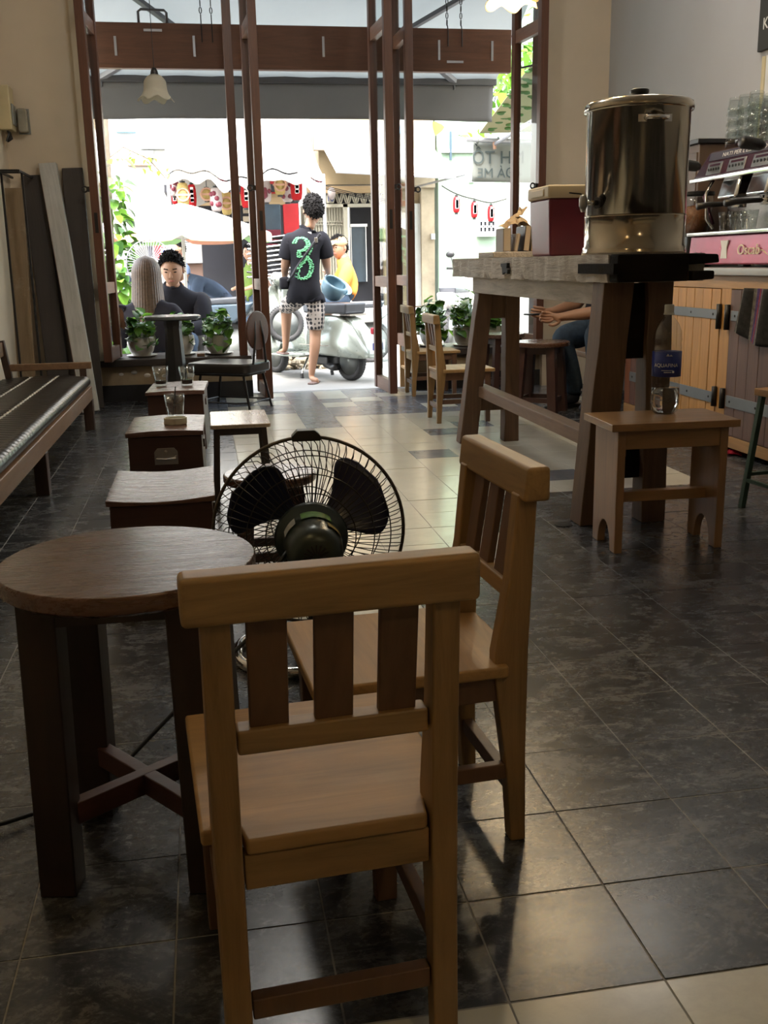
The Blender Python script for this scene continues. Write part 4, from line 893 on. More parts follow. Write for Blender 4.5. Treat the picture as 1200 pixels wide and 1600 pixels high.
# stacked glasses on top
rows = [(.10, .27), (.10, .18), (.10, .09), (.20, .23), (.20, .14), (.10, -.02), (.20, -.04), (.10, -.11), (.10, -.20)]
g0 = None
for i, (x, y) in enumerate(rows):
    for k in range(4 if i not in (5, 6) else 3):
        if g0 is None:
            g0 = tumbler('clear tumbler stacked upside down on the espresso machine', (0, 0, 0), 0, None, .040, .078); g0['group'] = 'stacked tumblers on the espresso machine'; o = g0
        else: o = dup(g0, (0, 0, 0), group='stacked tumblers on the espresso machine')
        o.location = (2.36 + x, 4.28 + y, .818 + .537 + .078 + k * .046); o.rotation_euler = (PI, 0, random.random())
t = thing('coffee_grinder', 'coffee bean grinder with clear half-full hopper behind the espresso machine end', 'grinder', (2.45, 4.862, .818))
MB().prism(rrect(-.07, .07, -.07, .07, .02), 0, .15, 'z').build('body', 'black', t, bevel=.006)
MB().lathe([(.055, .15), (.062, .16), (.080, .30), (.082, .345)], 28).build('hopper', 'plastic_clear', t, smooth=True); MB().lathe([(0, .16), (.056, .165), (.071, .29), (0, .30)], 28).build('beans', 'beans', t, smooth=True)
MB().lathe([(.084, .345), (.084, .36), (0, .368)], 28).build('hopper_lid', 'black', t); MB().box(-.10, -.068, -.03, .03, .05, .10).build('dosing_fork', 'steel_dull', t)
t = thing('wall_cupboard', 'small brown cupboard with dark top standing behind the espresso machine', 'cupboard', (2.62, 5.16, .818)); MB().box(-.12, .13, -.20, .20, 0, .60).build('body', 'cupb', t, bevel=.004); MB().box(-.14, .14, -.22, .22, .60, .622).build('top', 'black', t, bevel=.003); MB().box(-.125, -.119, -.18, .18, .05, .56).build('door', 'cupb', t, bevel=.002)
t = thing('chalk_sign', 'small dark sign with white letters hanging on the grey wall', 'sign', (2.7485, 4.72, 1.83))
MB().box(-.012, .012, -.17, .17, 0, .24).build('board', 'sign_dark', t, bevel=.003); text('lettering', 'KN', 'white', t, (-.0135, .075, .115), (R(90), 0, R(-90)), .075, .001)
o = MB().box(2.737, 2.760, 4.62, 4.80, 1.60, 1.80).build('paper_notice', 'white', None); tag(o, 'white paper notice taped under the dark sign', 'paper')
o = MB().tube([(2.748, 4.83, .82), (2.748, 4.83, 1.80)], .014, 10).build('wall_pipe', 'meter_cream', None, smooth=True); tag(o, 'cream conduit pipe running up the grey wall', 'pipe')

# ------------------------------------------------------------------ pendant lamps
def pendant(label, loc, lit=0, sz=1.0, glassy='milk_glass'):
    t = thing('pendant_lamp', label, 'lamp', loc); n = 32
    def pt(u, v):
        a = 2 * PI * u; fr = max(0, v - .62) / .38; r_ = (.022 + .028 * min(1, v * 4) ** .6 + .012 * v + .022 * fr ** 1.5) * sz * (1 + .10 * fr * math.sin(6 * a)); return (r_ * math.cos(a), r_ * math.sin(a), (.115 - .115 * v - .010 * fr * math.sin(6 * a + .8)) * sz)
    MB().grid(pt, 96, 14).build('tulip_shade', glassy, t, smooth=True, sol=.002)
    MB().lathe([(.0, .150 * sz), (.010 * sz, .148 * sz), (.016 * sz, .135 * sz), (.022 * sz, .110 * sz), (.0, .108 * sz)], 16).build('socket', 'black', t)
    MB().tube([(0, 0, .145 * sz), (0, 0, ZC - loc[2])], .0022, 6).build('cord', 'black', t)
    MB().lathe([(0, ZC - loc[2] - .02), (.035, ZC - loc[2] - .018), (.04, ZC - loc[2])], 16).build('ceiling_rose', 'black', t)
    bl = MB().ell((0, 0, .062 * sz), (.024 * sz, .024 * sz, .032 * sz), 14, 10).build('bulb', 'bulb_lit' if lit else 'milk_glass', t, smooth=True)
    if lit:
        ld = bpy.data.lights.new('bulb_light', 'POINT'); ld.energy = lit; ld.color = (1.0, .80, .54); ld.shadow_soft_size = .035
        l = bpy.data.objects.new('bulb_light', ld); COL.objects.link(l); l.parent = t; l.location = (0, 0, -.02)
    return t
LAMP = 10.0
pendant('white frilled glass pendant lamp hanging before the left window bay, unlit', (-.195, 6.28, 1.80), 0, 1.15)
pendant('lit frilled pendant lamp over the bar table, street side', (1.372, 4.50, 1.93), LAMP, 1.35, 'shade_warm')
pendant('lit frilled pendant lamp over the bar table, counter side', (1.37, 3.70, 1.99), LAMP, 1.35, 'shade_warm')
pendant('lit frilled pendant lamp over the seats at the rear', (.75, -.35, 2.0), LAMP * .22, 1.35, 'shade_warm')
pendant('lit frilled pendant lamp over the bench at the rear', (-.45, .9, 2.15), LAMP * .08, 1.35, 'shade_warm')

def globe(label, loc, power):  # added fill lamps above the view, raising the interior light
    t = thing('fill_globe', label, 'lamp', loc)
    MB().ell((0, 0, -.12), (.12, .12, .11), 28, 16).build('opal_globe', 'fill_globe_lit', t, smooth=True); MB().lathe([(.06, -.03), (.075, -.02), (.075, 0)], 24).build('collar', 'steel_dull', t)
    ld = bpy.data.lights.new('fill_light', 'POINT'); ld.energy = power; ld.color = (1.0, .97, .92); ld.shadow_soft_size = .12
    l = bpy.data.objects.new('fill_light', ld); COL.objects.link(l); l.parent = t; l.location = (0, 0, -.25)
globe('added out-of-view fill globe over the middle of the room', (.3, 4.3, ZC), 27.0)
globe('added out-of-view fill globe over the counter', (2.2, 4.6, ZC), 12.0)
# ------------------------------------------------------------------ potted plants on the sills
def leaf_mesh(nm, mt, w_=.5):
    b = MB(); pts = [(0, 0), (.30, .10), (.50, .32), (.40, .62), (.16, .90), (0, 1.0)]
    for x, y in pts: b.v += [(-x * w_ * 1.7, y, abs(x) * .28 - .25 * y * y), (0, y, -.25 * y * y), (x * w_ * 1.7, y, abs(x) * .28 - .25 * y * y)]
    for i in range(5): b.f += [(i * 3, i * 3 + 1, i * 3 + 4, i * 3 + 3), (i * 3 + 1, i * 3 + 2, i * 3 + 5, i * 3 + 4)]
    o = b.build(nm, mt, None, smooth=True); me = o.data; bpy.data.objects.remove(o); return me
LEAF = [leaf_mesh('leaf', 'leaf'), leaf_mesh('leaf', 'leaf2'), leaf_mesh('leaf', 'leaf3')]
def put_leaf(parent, p, d, size, kind, roll=0.0):
    o = bpy.data.objects.new('leaf', LEAF[kind]); COL.objects.link(o); o.parent = parent; o.location = p
    d = Vector(d).normalized(); o.rotation_mode = 'QUATERNION'
    q = d.to_track_quat('Y', 'Z'); o.rotation_quaternion = q @ Euler((random.uniform(-.3, .3), roll, 0)).to_quaternion(); o.scale = (size, size, size); return o
def pothos(label, x, y, z, pr=.095, ph=.125, n=80, spread=.16, hgt=.2, seed=1, group='pothos plants on the window sills', plate=True, lim=(-9, 9)):
    random.seed(seed); t = thing('potted_pothos', label, 'plant', (x, y, z), 0, group)
    MB().lathe([(0, 0), (pr * .55, 0), (pr * .82, ph * .25), (pr, ph * .65), (pr * .96, ph * .92), (pr * .92, ph), (pr * .84, ph), (pr * .86, ph * .9), (0, ph * .86)], 32).build('pot', 'pot_white', t, smooth=True)
    MB().lathe([(0, ph * .865), (pr * .84, ph * .9)], 20).build('soil', 'soil', t)
    if plate: MB().lathe([(0, -.0), (pr * .9, 0), (pr * 1.1, .010), (pr * 1.08, .012), (pr * .6, .004), (0, .004)], 28).build('saucer', 'pot_white', t, smooth=True)
    st = MB()
    for i in range(n):
        a = random.uniform(0, 2 * PI); rr = spread * math.sqrt(random.random()); h = hgt * (1 - (rr / spread) ** 1.6 * .75) * random.uniform(.35, 1.0)
        p = Vector((rr * math.cos(a), rr * math.sin(a) * .75, ph + h - (.09 if rr > spread * .8 and random.random() < .4 else 0)))
        d = Vector((math.cos(a) * (.5 + rr / spread), math.sin(a) * (.5 + rr / spread), random.uniform(-.5, .45)))
        sz = random.uniform(.055, .095); rw = sz * .45                  # leaves turn back where the neighbouring plant or the wall begins
        p.x = max(lim[0] - x + rw, min(lim[1] - x - rw, p.x)); tip = p.x + d.normalized().x * sz
        if tip - rw < lim[0] - x or tip + rw > lim[1] - x: d.x *= -.6
        put_leaf(t, p, d, sz, 0 if random.random() < .55 else (1 if random.random() < .7 else 2), random.uniform(-.5, .5))
        if i % 2 == 0: st.tube([(0.3 * p.x, .3 * p.y, ph * .88), (p.x * .8, p.y * .8, ph + h * .6), tuple(p)], .0022, 4)
    st.build('stems', 'stem', t); return t
pothos('bushy pothos in a white pot on a saucer, left end of the left sill', -.43, 7.06, .281, .094, .13, 100, .17, .20, 1, lim=(-.548, -.298))
pothos('pothos in a white pot mostly hidden behind the pedestal table column', -.165, 7.10, .281, .094, .13, 75, .15, .17, 2, lim=(-.294, -.045))
pothos('pothos in a white pot on the left sill beside the slim mullion', .085, 7.06, .281, .092, .13, 90, .17, .19, 3, lim=(-.041, .215))
pothos('trailing pothos in a white pot behind the two low wooden chairs', 1.60, 7.10, .281, .09, .13, 90, .16, .22, 4, lim=(1.43, 1.708))
pothos('leafy pothos in a white pot on a saucer, right sill by the far bar leg', 1.83, 7.05, .281, .088, .135, 110, .17, .27, 5, lim=(1.712, 1.951))
pothos('pothos in a white pot seen below the bar, right end of the sill', 2.055, 7.10, .281, .085, .13, 60, .14, .14, 6, lim=(1.955, 2.15))
tumbler('empty tumbler standing on the left sill next to a small wooden block', (.255, 7.20, .281), 0, None, .033, .07) if False else None
o = MB().box(-.062, -.010, 6.90, 6.98, .281, .30).build('wooden_block', 'bench_wood', None, bevel=.003); tag(o, 'small flat wooden block on the left sill between two pots', 'block')

# ================================================================== THE STREET
struct(MB().box(-14, 16, 7.06, 30, G - .2, G).build('ground', 'street'), 'pale worn street surface outside the cafe')

# our own awning and the hanging beam
t = thing('shop_awning', 'grey fabric folding-arm awning over the cafe front', 'awning', (0, 7.08, 0))
def awn(u, v): return (-1.35 + 3.80 * u, .0 + 1.37 * v, 2.94 - .655 * v - .02 * math.sin(PI * v) + .004 * math.sin(u * 60))
MB().grid(awn, 40, 10).build('canopy', 'awning', t, smooth=True, sol=.003)
MB().box(-1.35, 2.455, 1.35, 1.41, 2.245, 2.300).build('front_bar', 'alu', t, bevel=.008)
def val(u, v): x = -1.35 + 3.78 * u; e = max(0, u - .72) / .28 + max(0, .30 - u) / .25; return (x, 1.365 + .022 * math.sin(u * 26 + v * 1.6) * v * (.15 + e) + .03 * v * e, 2.25 - .265 * v - .012 * e * v)
MB().grid(val, 90, 8).build('valance', 'valance', t, smooth=True, sol=.003)
for s, xs, xe, xt in ((-1, -.70, -.05, -.66), (1, 2.25, 1.55, 2.10)):
    MB().bar((xs, .02, 2.80), (xe, .80, 2.50), .045, .03).build('arm', 'alu', t, bevel=.004); MB().bar((xe, .80, 2.49), (xt, 1.36, 2.275), .05, .035).build('arm', 'alu_light', t, bevel=.004)
    MB().tube([(xt, 1.36, 2.29), (xt, 1.36, 2.21)], .008, 8).build('arm_pin', 'alu', t)
MB().box(-1.35, 2.45, -.03, .03, 2.90, 2.99).build('cassette', 'alu', t)
t = thing('hanging_beam', 'long brown wooden beam hung outside across the doorway', 'beam', (0, 7.44, 0))
MB().box(-.66, 2.262, -.03, .03, 2.165, 2.447).build('beam', 'beam_wood', t, bevel=.004)
for x, z0, z1 in ((-.47, 2.24, 2.36), (.045, 2.24, 2.37), (.92, 2.25, 2.38), (1.735, 2.24, 2.37), (2.12, 2.24, 2.37)): MB().box(x - .008, x + .008, -.036, -.03, z0, z1).build('iron_strap', 'alu_light', t, bevel=.001)
for x, z in ((-.22, 2.40), (1.85, 2.23)): MB().box(x - .06, x + .06, -.036, -.03, z - .008, z + .008).build('iron_strap', 'alu_light', t, bevel=.001)
MB().tube([(-.31, 0, 2.44), (-.31, 0, 2.52), (-.29, 0, 2.535), (-.14, 0, 2.53), (-.125, 0, 2.515), (-.125, 0, 2.44)], .009, 8).build('pull_handle', 'alu', t, smooth=True)
for x in (.10, .17, 1.80, 1.90):
    ch = MB()
    for k in range(5): ch.tube([(x + .008 * math.cos(q) * (k % 2), .008 * math.cos(q) * (1 - k % 2), 2.44 + .05 + k * .045 + .020 * math.sin(q)) for q in [i * PI / 4 for i in range(8)]], .0035, 5, True)
    ch.build('chain', 'iron', t); MB().tube([(x, -.42, 2.695), (x, .012, 2.695)], .008, 6).build('wall_bracket', 'iron', t); MB().tube([(x, -.034, 2.33), (x, -.034, 2.43), (x, -.01, 2.47)], .004, 6).build('eye_bolt', 'iron', t)
for x in (2.262, 2.262):
    pass
for z in (2.20, 2.41): MB().tube([(2.262, 0, z), (2.33, 0, z), (2.45, -.2, z), (2.5, -.39, z)], .007, 6).build('side_hook', 'iron', t)

# tree trunk wrapped in vine
t = thing('vine_tree', 'slim tree trunk wrapped in bright green vine leaves beside the left frame', 'tree', (-.823, 9.70, G))
MB().tube([(0, 0, 0), (.02, 0, .6), (-.02, 0, 1.3), (.01, 0, 2.0), (.03, .02, 2.9), (.06, .05, 4.2)], [.10, .085, .085, .08, .075, .06], 14).build('trunk', 'bark', t, smooth=True)
random.seed(11)
for i in range(280):
    z = random.uniform(.15, 2.02); a = random.uniform(PI * .9, PI * 2.35); dens = 1 if z < 1.75 else .4
    if random.random() > dens: continue
    r_ = random.uniform(.09, .17 + .10 * max(0, 1 - abs(z - .9)) * random.random()); put_leaf(t, (r_ * math.cos(a) + .03, r_ * math.sin(a), z), (math.cos(a) * .6, math.sin(a) * .6, random.uniform(-1, .2)), random.uniform(.085, .14), random.choice((0, 0, 2, 2, 1)), random.uniform(-.5, .5))
MB().tube([(.0, -.1, .2), (.09, -.06, .6), (-.08, -.06, 1.1), (.08, -.07, 1.5), (-.02, -.09, 1.9), (.08, .0, 2.05)], .008, 6).build('vine_stem', 'stem', t, smooth=True)
br = MB().tube([(.05, 0, 2.0), (.2, .1, 2.12), (.42, .15, 2.02), (.55, .2, 1.86)], .006, 5).build('branch', 'bark', t)
for i in range(26): f_ = random.random(); put_leaf(t, (.1 + .5 * f_, .15, 2.12 - .2 * f_ + random.uniform(-.08, .06)), (random.uniform(-1, 1), -.3, random.uniform(-1, .2)), random.uniform(.035, .06), random.choice((0, 2)))

# ---- far side, left: white building and lantern stall
def rect(x0, y0, x1, y1, Y): a = at(x0, y0, Y); b = at(x1, y1, Y); return min(a.x, b.x), max(a.x, b.x), min(a.z, b.z), max(a.z, b.z)
def slabpx(x0, y0, x1, y1, Y, d=.1): X0, X1, Z0, Z1 = rect(x0, y0, x1, y1, Y); return MB().box(X0, X1, Y, Y + d, Z0, Z1)
t = thing('white_building', 'tall white building across the street behind the lantern stall', 'building')
X0, X1, _, _ = rect(-150, 0, 486, 10, 18); MB().box(X0, X1, 18, 19, G, 9).build('wall', 'white_wall', t)
for nm, a_, mt in (('shop_sign', (215, 205, 263, 232), 'sign_blue'), ('canopy_edge', (195, 236, 240, 246), 'shutter'), ('brick_band', (198, 246, 236, 258), 'brick'), ('blue_sign', (180, 195, 212, 206), 'sign_blue2')): slabpx(*a_, 17.9).build(nm, mt, t)
YS = 14.6
t = thing('lantern_stall', 'street stall with dark open front, red walls and wooden header', 'stall')
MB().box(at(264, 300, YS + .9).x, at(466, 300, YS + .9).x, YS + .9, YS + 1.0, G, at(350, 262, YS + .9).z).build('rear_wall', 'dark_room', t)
for nm, a_, mt in (('header_board', (300, 303, 452, 320), 'header_wood'), ('red_fascia', (300, 284, 452, 303), 'red'), ('beam_board', (300, 364, 412, 371), 'brown_board'), ('grey_panel', (288, 364, 317, 378), 'panel_grey'), ('grey_panel', (288, 379, 317, 411), 'panel_grey'), ('brown_base', (293, 412, 318, 436), 'brown_board'), ('red_booth', (239, 366, 290, 412), 'red'), ('dark_booth', (222, 366, 240, 420), 'dark_room'), ('blue_window', (411, 318, 440, 362), 'blue_glass'), ('red_curtain', (442, 318, 468, 365), 'red'), ('red_base', (408, 359, 440, 384), 'maroon'), ('side_post', (308, 316, 312, 364), 'header_wood')):
    slabpx(*a_, YS + (.0 if 'red_b' in nm or 'grey' in nm else .1)).build(nm, mt, t, bevel=.01)
for k in range(3): slabpx(380, 325 + k * 13, 398, 333 + k * 13, YS + .5).build('shelf_goods', 'pages', t)
pb = slabpx(253, 372, 276, 386, YS - .02, .01).build('menu_board', 'white', t); slabpx(251, 388, 270, 400, YS - .02, .01).build('notice', 'white', t); slabpx(254, 391, 267, 398, YS - .03, .01).build('notice_picture', 'label_blue', t)
X0, X1, _, _ = rect(236, 0, 440, 9, YS); MB().box(X0, X1, YS, YS + 1.7, at(350, 300, YS).z, at(350, 300, YS).z + .1).build('shade_roof', 'dark_room', t)  # low cover added to keep daylight off the stall's rear wall
struct(MB().box(X0, X1 + 3, YS - .5, YS + 1.6, G, G + .02).build('paving_1', 'paving'), 'grey paving in front of the stall')
# big white tarp over the stall
t = thing('white_tarp', 'big white tarp stretched over the lantern stall', 'tarp')
a, b_, c_, d_ = at(255, 200, 15.5), at(480, 200, 15.5), at(508, 272, 12.2), at(262, 272, 12.6)
def tarp(u, v): p = (a * (1 - u) + b_ * u) * (1 - v) + (d_ * (1 - u) + c_ * u) * v; return (p.x, p.y, p.z + .05 * math.sin(u * 11) * v - .10 * math.sin(PI * v) + .03 * math.sin(u * 31) * v)
tmb = MB().grid(tarp, 30, 8); TARP = BVHTree.FromPolygons([Vector(v) for v in tmb.v], tmb.f); tmb.build('tarp_sheet', 'tarp', t, smooth=True, sol=.01)
def under_tarp(p):
    h = TARP.ray_cast(Vector((p[0], p[1], 0)), Vector((0, 0, 1))); return h[0].z - .005 if h[0] else None
MB().grid(lambda u, v: tuple(Vector(tarp(u, 1)) + Vector((0, .02, -.02 - (.10 + .22 * max(0, u - .85) / .15 + .03 * math.sin(u * 40)) * v))), 40, 3).build('tarp_fringe', 'tarp', t, smooth=True, sol=.01)
t2 = slabpx(268, 257, 344, 308, 13.8, .02); t2.v = [(x + .1 * (z - 2), y + .1 * math.sin(x * 9), z - (.25 if x < 0 and z < 2.1 else 0)) for x, y, z in t2.v]
tag(t2.build('grey_tarp', 'tarp_grey', None), 'grey folded tarp hanging behind the lanterns', 'tarp')
for x, y0 in ((262, 272), (505, 272)):
    p = at(x, y0, 12.75); o = MB().tube([(p.x, p.y, G), (p.x, p.y, under_tarp(p) or p.z)], .022, 8).build('tarp_pole', 'alu_light', None, smooth=True); tag(o, 'thin metal pole carrying the tarp corner ' + ('beside the umbrella' if x < 300 else 'behind the standing man'), 'pole')
# lanterns
def lantern(px, py, w_, h_, mt, Y, label, group, mark=None, markm='white', hang=None):
    p = at(px, py, Y); s_ = Y / FPX * 1.02; rw, rh = w_ * s_ / 2, h_ * s_ / 2
    if hang is None:                      # hangs on its wire from the tarp above it
        top = min(under_tarp(p + Vector((dx * rw, dy * rw, 0))) or 9 for dx in (-1, 0, 1) for dy in (-1, 0, 1)); p.z = min(p.z, top - rh - .05); hang = (under_tarp(p) or p.z + rh + .15) - p.z - rh
    t = thing('paper_lantern', label, 'lantern', p, 0, group); n = 20; k = 12
    prof = [(rw * .45, -rh)] + [(rw * (.62 + .38 * math.sin(PI * (i + .5) / k) ** .5) * (1.0 if i % 2 else .965), -rh + 2 * rh * (i + .5) / k) for i in range(k)] + [(rw * .45, rh)]
    bd = MB().lathe(prof, n).build('paper_body', mt, t, smooth=True)
    MB().lathe([(rw * .46, -rh - .02), (rw * .46, -rh)], n).build('bottom_ring', 'black', t); MB().lathe([(rw * .46, rh), (rw * .46, rh + .02)], n).build('top_ring', 'black', t); MB().tube([(0, 0, rh), (0, 0, rh + hang)], .006, 5).build('hanging_wire', 'black', t)
    if mark == 'dots':
        for i in range(7): q = R(-90 + random.uniform(-50, 50)); z = random.uniform(-.6, .6) * rh; MB().ell((rw * .96 * math.cos(q), rw * .96 * math.sin(q), z), (.03, .02, .03), 8, 5).build('blossom_dot', 'maroon', t)
    elif mark == 'sign':
        for dz in (-.45, -.1, .25, .5): MB().box(-rw * .35, rw * .35, -rw * 1.02, -rw * .9, rh * dz, rh * dz + .035).build('character_stroke', markm, t)
        MB().box(-.02, .02, -rw * 1.02, -rw * .9, -rh * .5, rh * .55).build('character_stroke', markm, t)
    elif mark == 'mon':
        MB().tube([(.07 * math.cos(i * PI / 8), -rw * 1.0, .07 * math.sin(i * PI / 8)) for i in range(16)], .012, 5, True).build('crest', markm, t); MB().box(-.09, .09, -rw * 1.01, -rw * .95, -.012, .012).build('crest_bar', markm, t)
    return t
random.seed(5); LY = [13.0, 12.75, 13.05, 13.3, 13.0, 12.75, 13.05, 13.35, 12.75, 13.05, 12.8, 12.75, 13.05, 12.75, 13.15]
for px, py, w_, h_, c in ((271, 289, 13, 28, 'w'), (286, 305, 18, 34, 'y'), (300, 307, 13, 33, 'r'), (273, 309, 9, 18, 'r'), (323, 304, 15, 16, 'y'), (338, 312, 18, 33, 'w'), (354, 318, 16, 32, 'y'), (347, 287, 10, 28, 'w'), (384, 303, 15, 39, 'r'), (396, 318, 12, 36, 'r'), (416, 299, 15, 31, 'w'), (437, 284, 17, 28, 'y'), (449, 297, 18, 34, 'w'), (463, 290, 18, 36, 'r'), (494, 288, 26, 20, 'w')):
    mt, mk, mm, lb_, gr = {'w': ('lantern_white', 'dots', 'maroon', 'white paper lantern with red blossom dots under the tarp', 'white blossom lanterns'), 'y': ('lantern_yellow', 'mon', 'brick', 'yellow paper lantern with brown crest under the tarp', 'yellow crest lanterns'), 'r': ('lantern_red', 'sign', 'white', 'red paper lantern with white characters under the tarp', 'red lanterns under the tarp')}[c]
    lantern(px, py, w_, h_, mt, LY.pop(0), lb_, gr, mk, mm)
# umbrella
p = at(279, 318, 11.0); t = thing('street_umbrella', 'white street umbrella with scalloped coloured edge near the red booth', 'umbrella', (p.x + .02, p.y, G)); hz = p.z - G
def um(u, v): aa = 2 * PI * u; r_ = .92 * v; return (r_ * math.cos(aa), r_ * math.sin(aa), hz - .34 * v ** 1.25 + .04 * abs(math.sin(4 * aa)) * v * v)
MB().grid(um, 64, 8).build('canopy', 'tarp', t, smooth=True, sol=.006)
for k in range(8):
    def sk(u, v, k=k): aa = 2 * PI * (k + u) / 8; q = um((k + u) / 8, 1); return (q[0], q[1], q[2] - .10 * v * math.sin(PI * u) ** .5)
    MB().grid(sk, 8, 2).build('scallop', ['scallop_green', 'scallop_peach'][k % 2], t, sol=.004)
MB().tube([(0, 0, 0), (0, 0, hz)], .018, 10).build('pole', 'white', t, smooth=True); MB().tube([(0, 0, .55), (0, 0, .70)], .028, 10).build('pole_joint', 'white', t)
for k in range(8): aa = 2 * PI * k / 8; q = um(k / 8, .95); MB().tube([(0, 0, hz - .04), (q[0], q[1], q[2] - .012)], .006, 5).build('rib', 'alu_light', t)
MB().lathe([(0, 0), (.2, 0), (.2, .06), (.05, .1), (0, .1)], 20).build('base', 'shutter', t)

# ---- far side, middle: old beige house with gate
YB = 15.4; XGW = at(683, 300, 15.2).x - .006     # the beige house ends where the green house begins
t = thing('beige_house', 'old beige house with awning, wavy grille and folding gate across the street', 'building')
X0, X1, _, _ = rect(490, 0, 679, 9, YB); zt = at(560, 288, YB).z
MB().box(X0, min(X1, XGW), YB, YB + 1, zt, 8).build('upper_wall', 'beige_wall', t)
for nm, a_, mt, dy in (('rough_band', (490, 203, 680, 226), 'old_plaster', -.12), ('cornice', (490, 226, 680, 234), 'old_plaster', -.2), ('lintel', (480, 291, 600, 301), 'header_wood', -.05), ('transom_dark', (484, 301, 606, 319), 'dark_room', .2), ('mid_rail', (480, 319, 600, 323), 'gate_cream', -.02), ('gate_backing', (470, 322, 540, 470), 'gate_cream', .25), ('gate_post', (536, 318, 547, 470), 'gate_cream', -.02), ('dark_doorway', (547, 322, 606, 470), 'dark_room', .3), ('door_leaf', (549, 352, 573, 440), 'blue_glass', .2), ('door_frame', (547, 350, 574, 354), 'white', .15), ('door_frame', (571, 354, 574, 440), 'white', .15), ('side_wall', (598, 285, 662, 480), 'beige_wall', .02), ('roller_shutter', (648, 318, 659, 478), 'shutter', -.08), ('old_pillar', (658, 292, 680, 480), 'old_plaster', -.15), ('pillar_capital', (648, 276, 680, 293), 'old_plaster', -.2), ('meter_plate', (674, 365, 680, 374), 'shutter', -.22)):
    sb_ = slabpx(*a_, YB + dy, .12); sb_.v = [(min(x, XGW), y, z) for x, y, z in sb_.v]; sb_.build(nm, mt, t)
g_ = MB(); A = at(484, 310, YB + .05); B = at(600, 306, YB + .05)
for s_ in (0, 1):
    MB().tube([(A.x + (B.x - A.x) * i / 80, A.y, A.z + .075 * math.sin(i * .72 + s_ * 1.6)) for i in range(81)], .012, 5).build('grille_wave', 'gate_cream', t)
for k in range(15): x0 = 476 + k * 4.2; a_ = at(x0, 323, YB + .1); MB().box(a_.x - .012, a_.x + .012, a_.y - .02, a_.y, G, a_.z).build('gate_bar', 'gate_cream', t)
for k in range(14):
    x0 = 476 + k * 4.2; a_ = at(x0, 345, YB + .06); b2 = at(x0 + 4.2, 352, YB + .06); MB().bar(a_, b2, .014, .02).build('gate_scissor', 'gate_cream', t); MB().bar(at(x0, 352, YB + .06), at(x0 + 4.2, 345, YB + .06), .014, .02).build('gate_scissor', 'gate_cream', t)
np_ = slabpx(510, 305, 522, 317, YB - .02, .02).build('number_plate', 'gate_cream', t); q = at(516, 311, YB - .045); text('house_number', '10', 'label_blue', np_, q, (R(90), 0, 0), .11, .003)
q = at(518, 302, YB - .1); MB().ell(q, (.06, .06, .09), 12, 8).build('porch_bulb', 'lantern_white', t, smooth=True)
for k in range(3): MB().tube(bez(at(492, 286 + k * 2, YB - .3), at(540, 300 + 3 * k, YB - .3), at(606, 312 + 2 * k, YB - .3), 12), .006, 5).build('cable', 'iron', t)
t = thing('house_awning', 'white sun-bleached awning sloping over the beige house gate', 'awning')
a1, b1, c1, d1 = at(506, 233, YB - .207), at(678, 233, YB - .207), at(712, 278, YB - 2.3), at(525, 268, YB - 2.3)
MB().grid(lambda u, v: tuple((a1 * (1 - u) + b1 * u) * (1 - v) + (d1 * (1 - u) + c1 * u) * v), 10, 4).build('canopy', 'tarp', t, sol=.015)
MB().tube([d1, c1], .02, 6).build('front_rod', 'alu_light', t); MB().tube([at(650, 292, YB - .215), (d1 + c1) * .5 + Vector((.9, 0, 0))], .015, 6).build('stay', 'alu_light', t)

# ---- far side, right: pale green house
YG = 15.2
t = thing('green_house', 'pale green rendered house with small barred window across the street', 'building')
X0, X1, _, _ = rect(683, 0, 960, 9, YG); MB().box(X0, X1, YG, YG + 1, G, 8).build('wall', 'green_wall', t)
for nm, a_, mt, dy in (('upper_window', (762, 108, 800, 170), 'white', -.04), ('upper_pane', (770, 120, 792, 160), 'blue_glass', -.06), ('window_ledge', (745, 170, 810, 176), 'white_wall', -.15), ('lower_band', (690, 233, 860, 238), 'white_wall', -.06), ('window_frame', (746, 341, 777, 366), 'white', -.05), ('window_pane', (749, 345, 774, 363), 'dark_room', -.07), ('window_sill', (744, 366, 780, 369), 'white_wall', -.12), ('phone_stencil', (713, 377, 731, 381), 'stencil_blue', -.004), ('phone_stencil', (713, 384, 731, 388), 'stencil_blue', -.004), ('faded_patch', (693, 340, 700, 385), 'white_wall', -.003), ('side_vent', (733, 246, 741, 285), 'shutter', -.03), ('drain_pipe', (703, 205, 706, 250), 'blue_glass', -.08)): slabpx(*a_, YG + dy, .05).build(nm, mt, t)
for k in range(5): X0, X1, Z0, Z1 = rect(749, 345, 774, 363, YG - .1); x = X0 + (X1 - X0) * k / 4; MB().box(x - .012, x + .012, YG - .1, YG - .08, Z0, Z1).build('window_bar', 'white', t)
for k in range(3): z = Z0 + (Z1 - Z0) * k / 2; MB().box(X0, X1, YG - .1, YG - .08, z - .012, z + .012).build('window_bar', 'white', t)
for k in range(6):
    MB().bar(at(770 + k * 4, 120, YG - .12), at(770 + k * 4 + 10, 160, YG - .12), .014, .014).build('lattice_bar', 'white', t); MB().bar(at(782 + k * 4 - 10, 120, YG - .12), at(772 + k * 4 - 10, 160, YG - .12), .014, .014).build('lattice_bar', 'white', t)
YR = 12.8
for i, (px, py) in enumerate(((713, 320), (741, 328), (767, 334), (798, 325))):
    lantern(px, py, 11, 23, 'lantern_red', YR, ['small red paper lantern hung first on the wire beside the old pillar', 'small red paper lantern hung second along the wire from the old pillar', 'small red paper lantern hung in front of the barred window', 'small red paper lantern beside the bar-side door leaf'][i], 'small red lanterns on the wire', 'sign', hang=.045)
cu_ = []
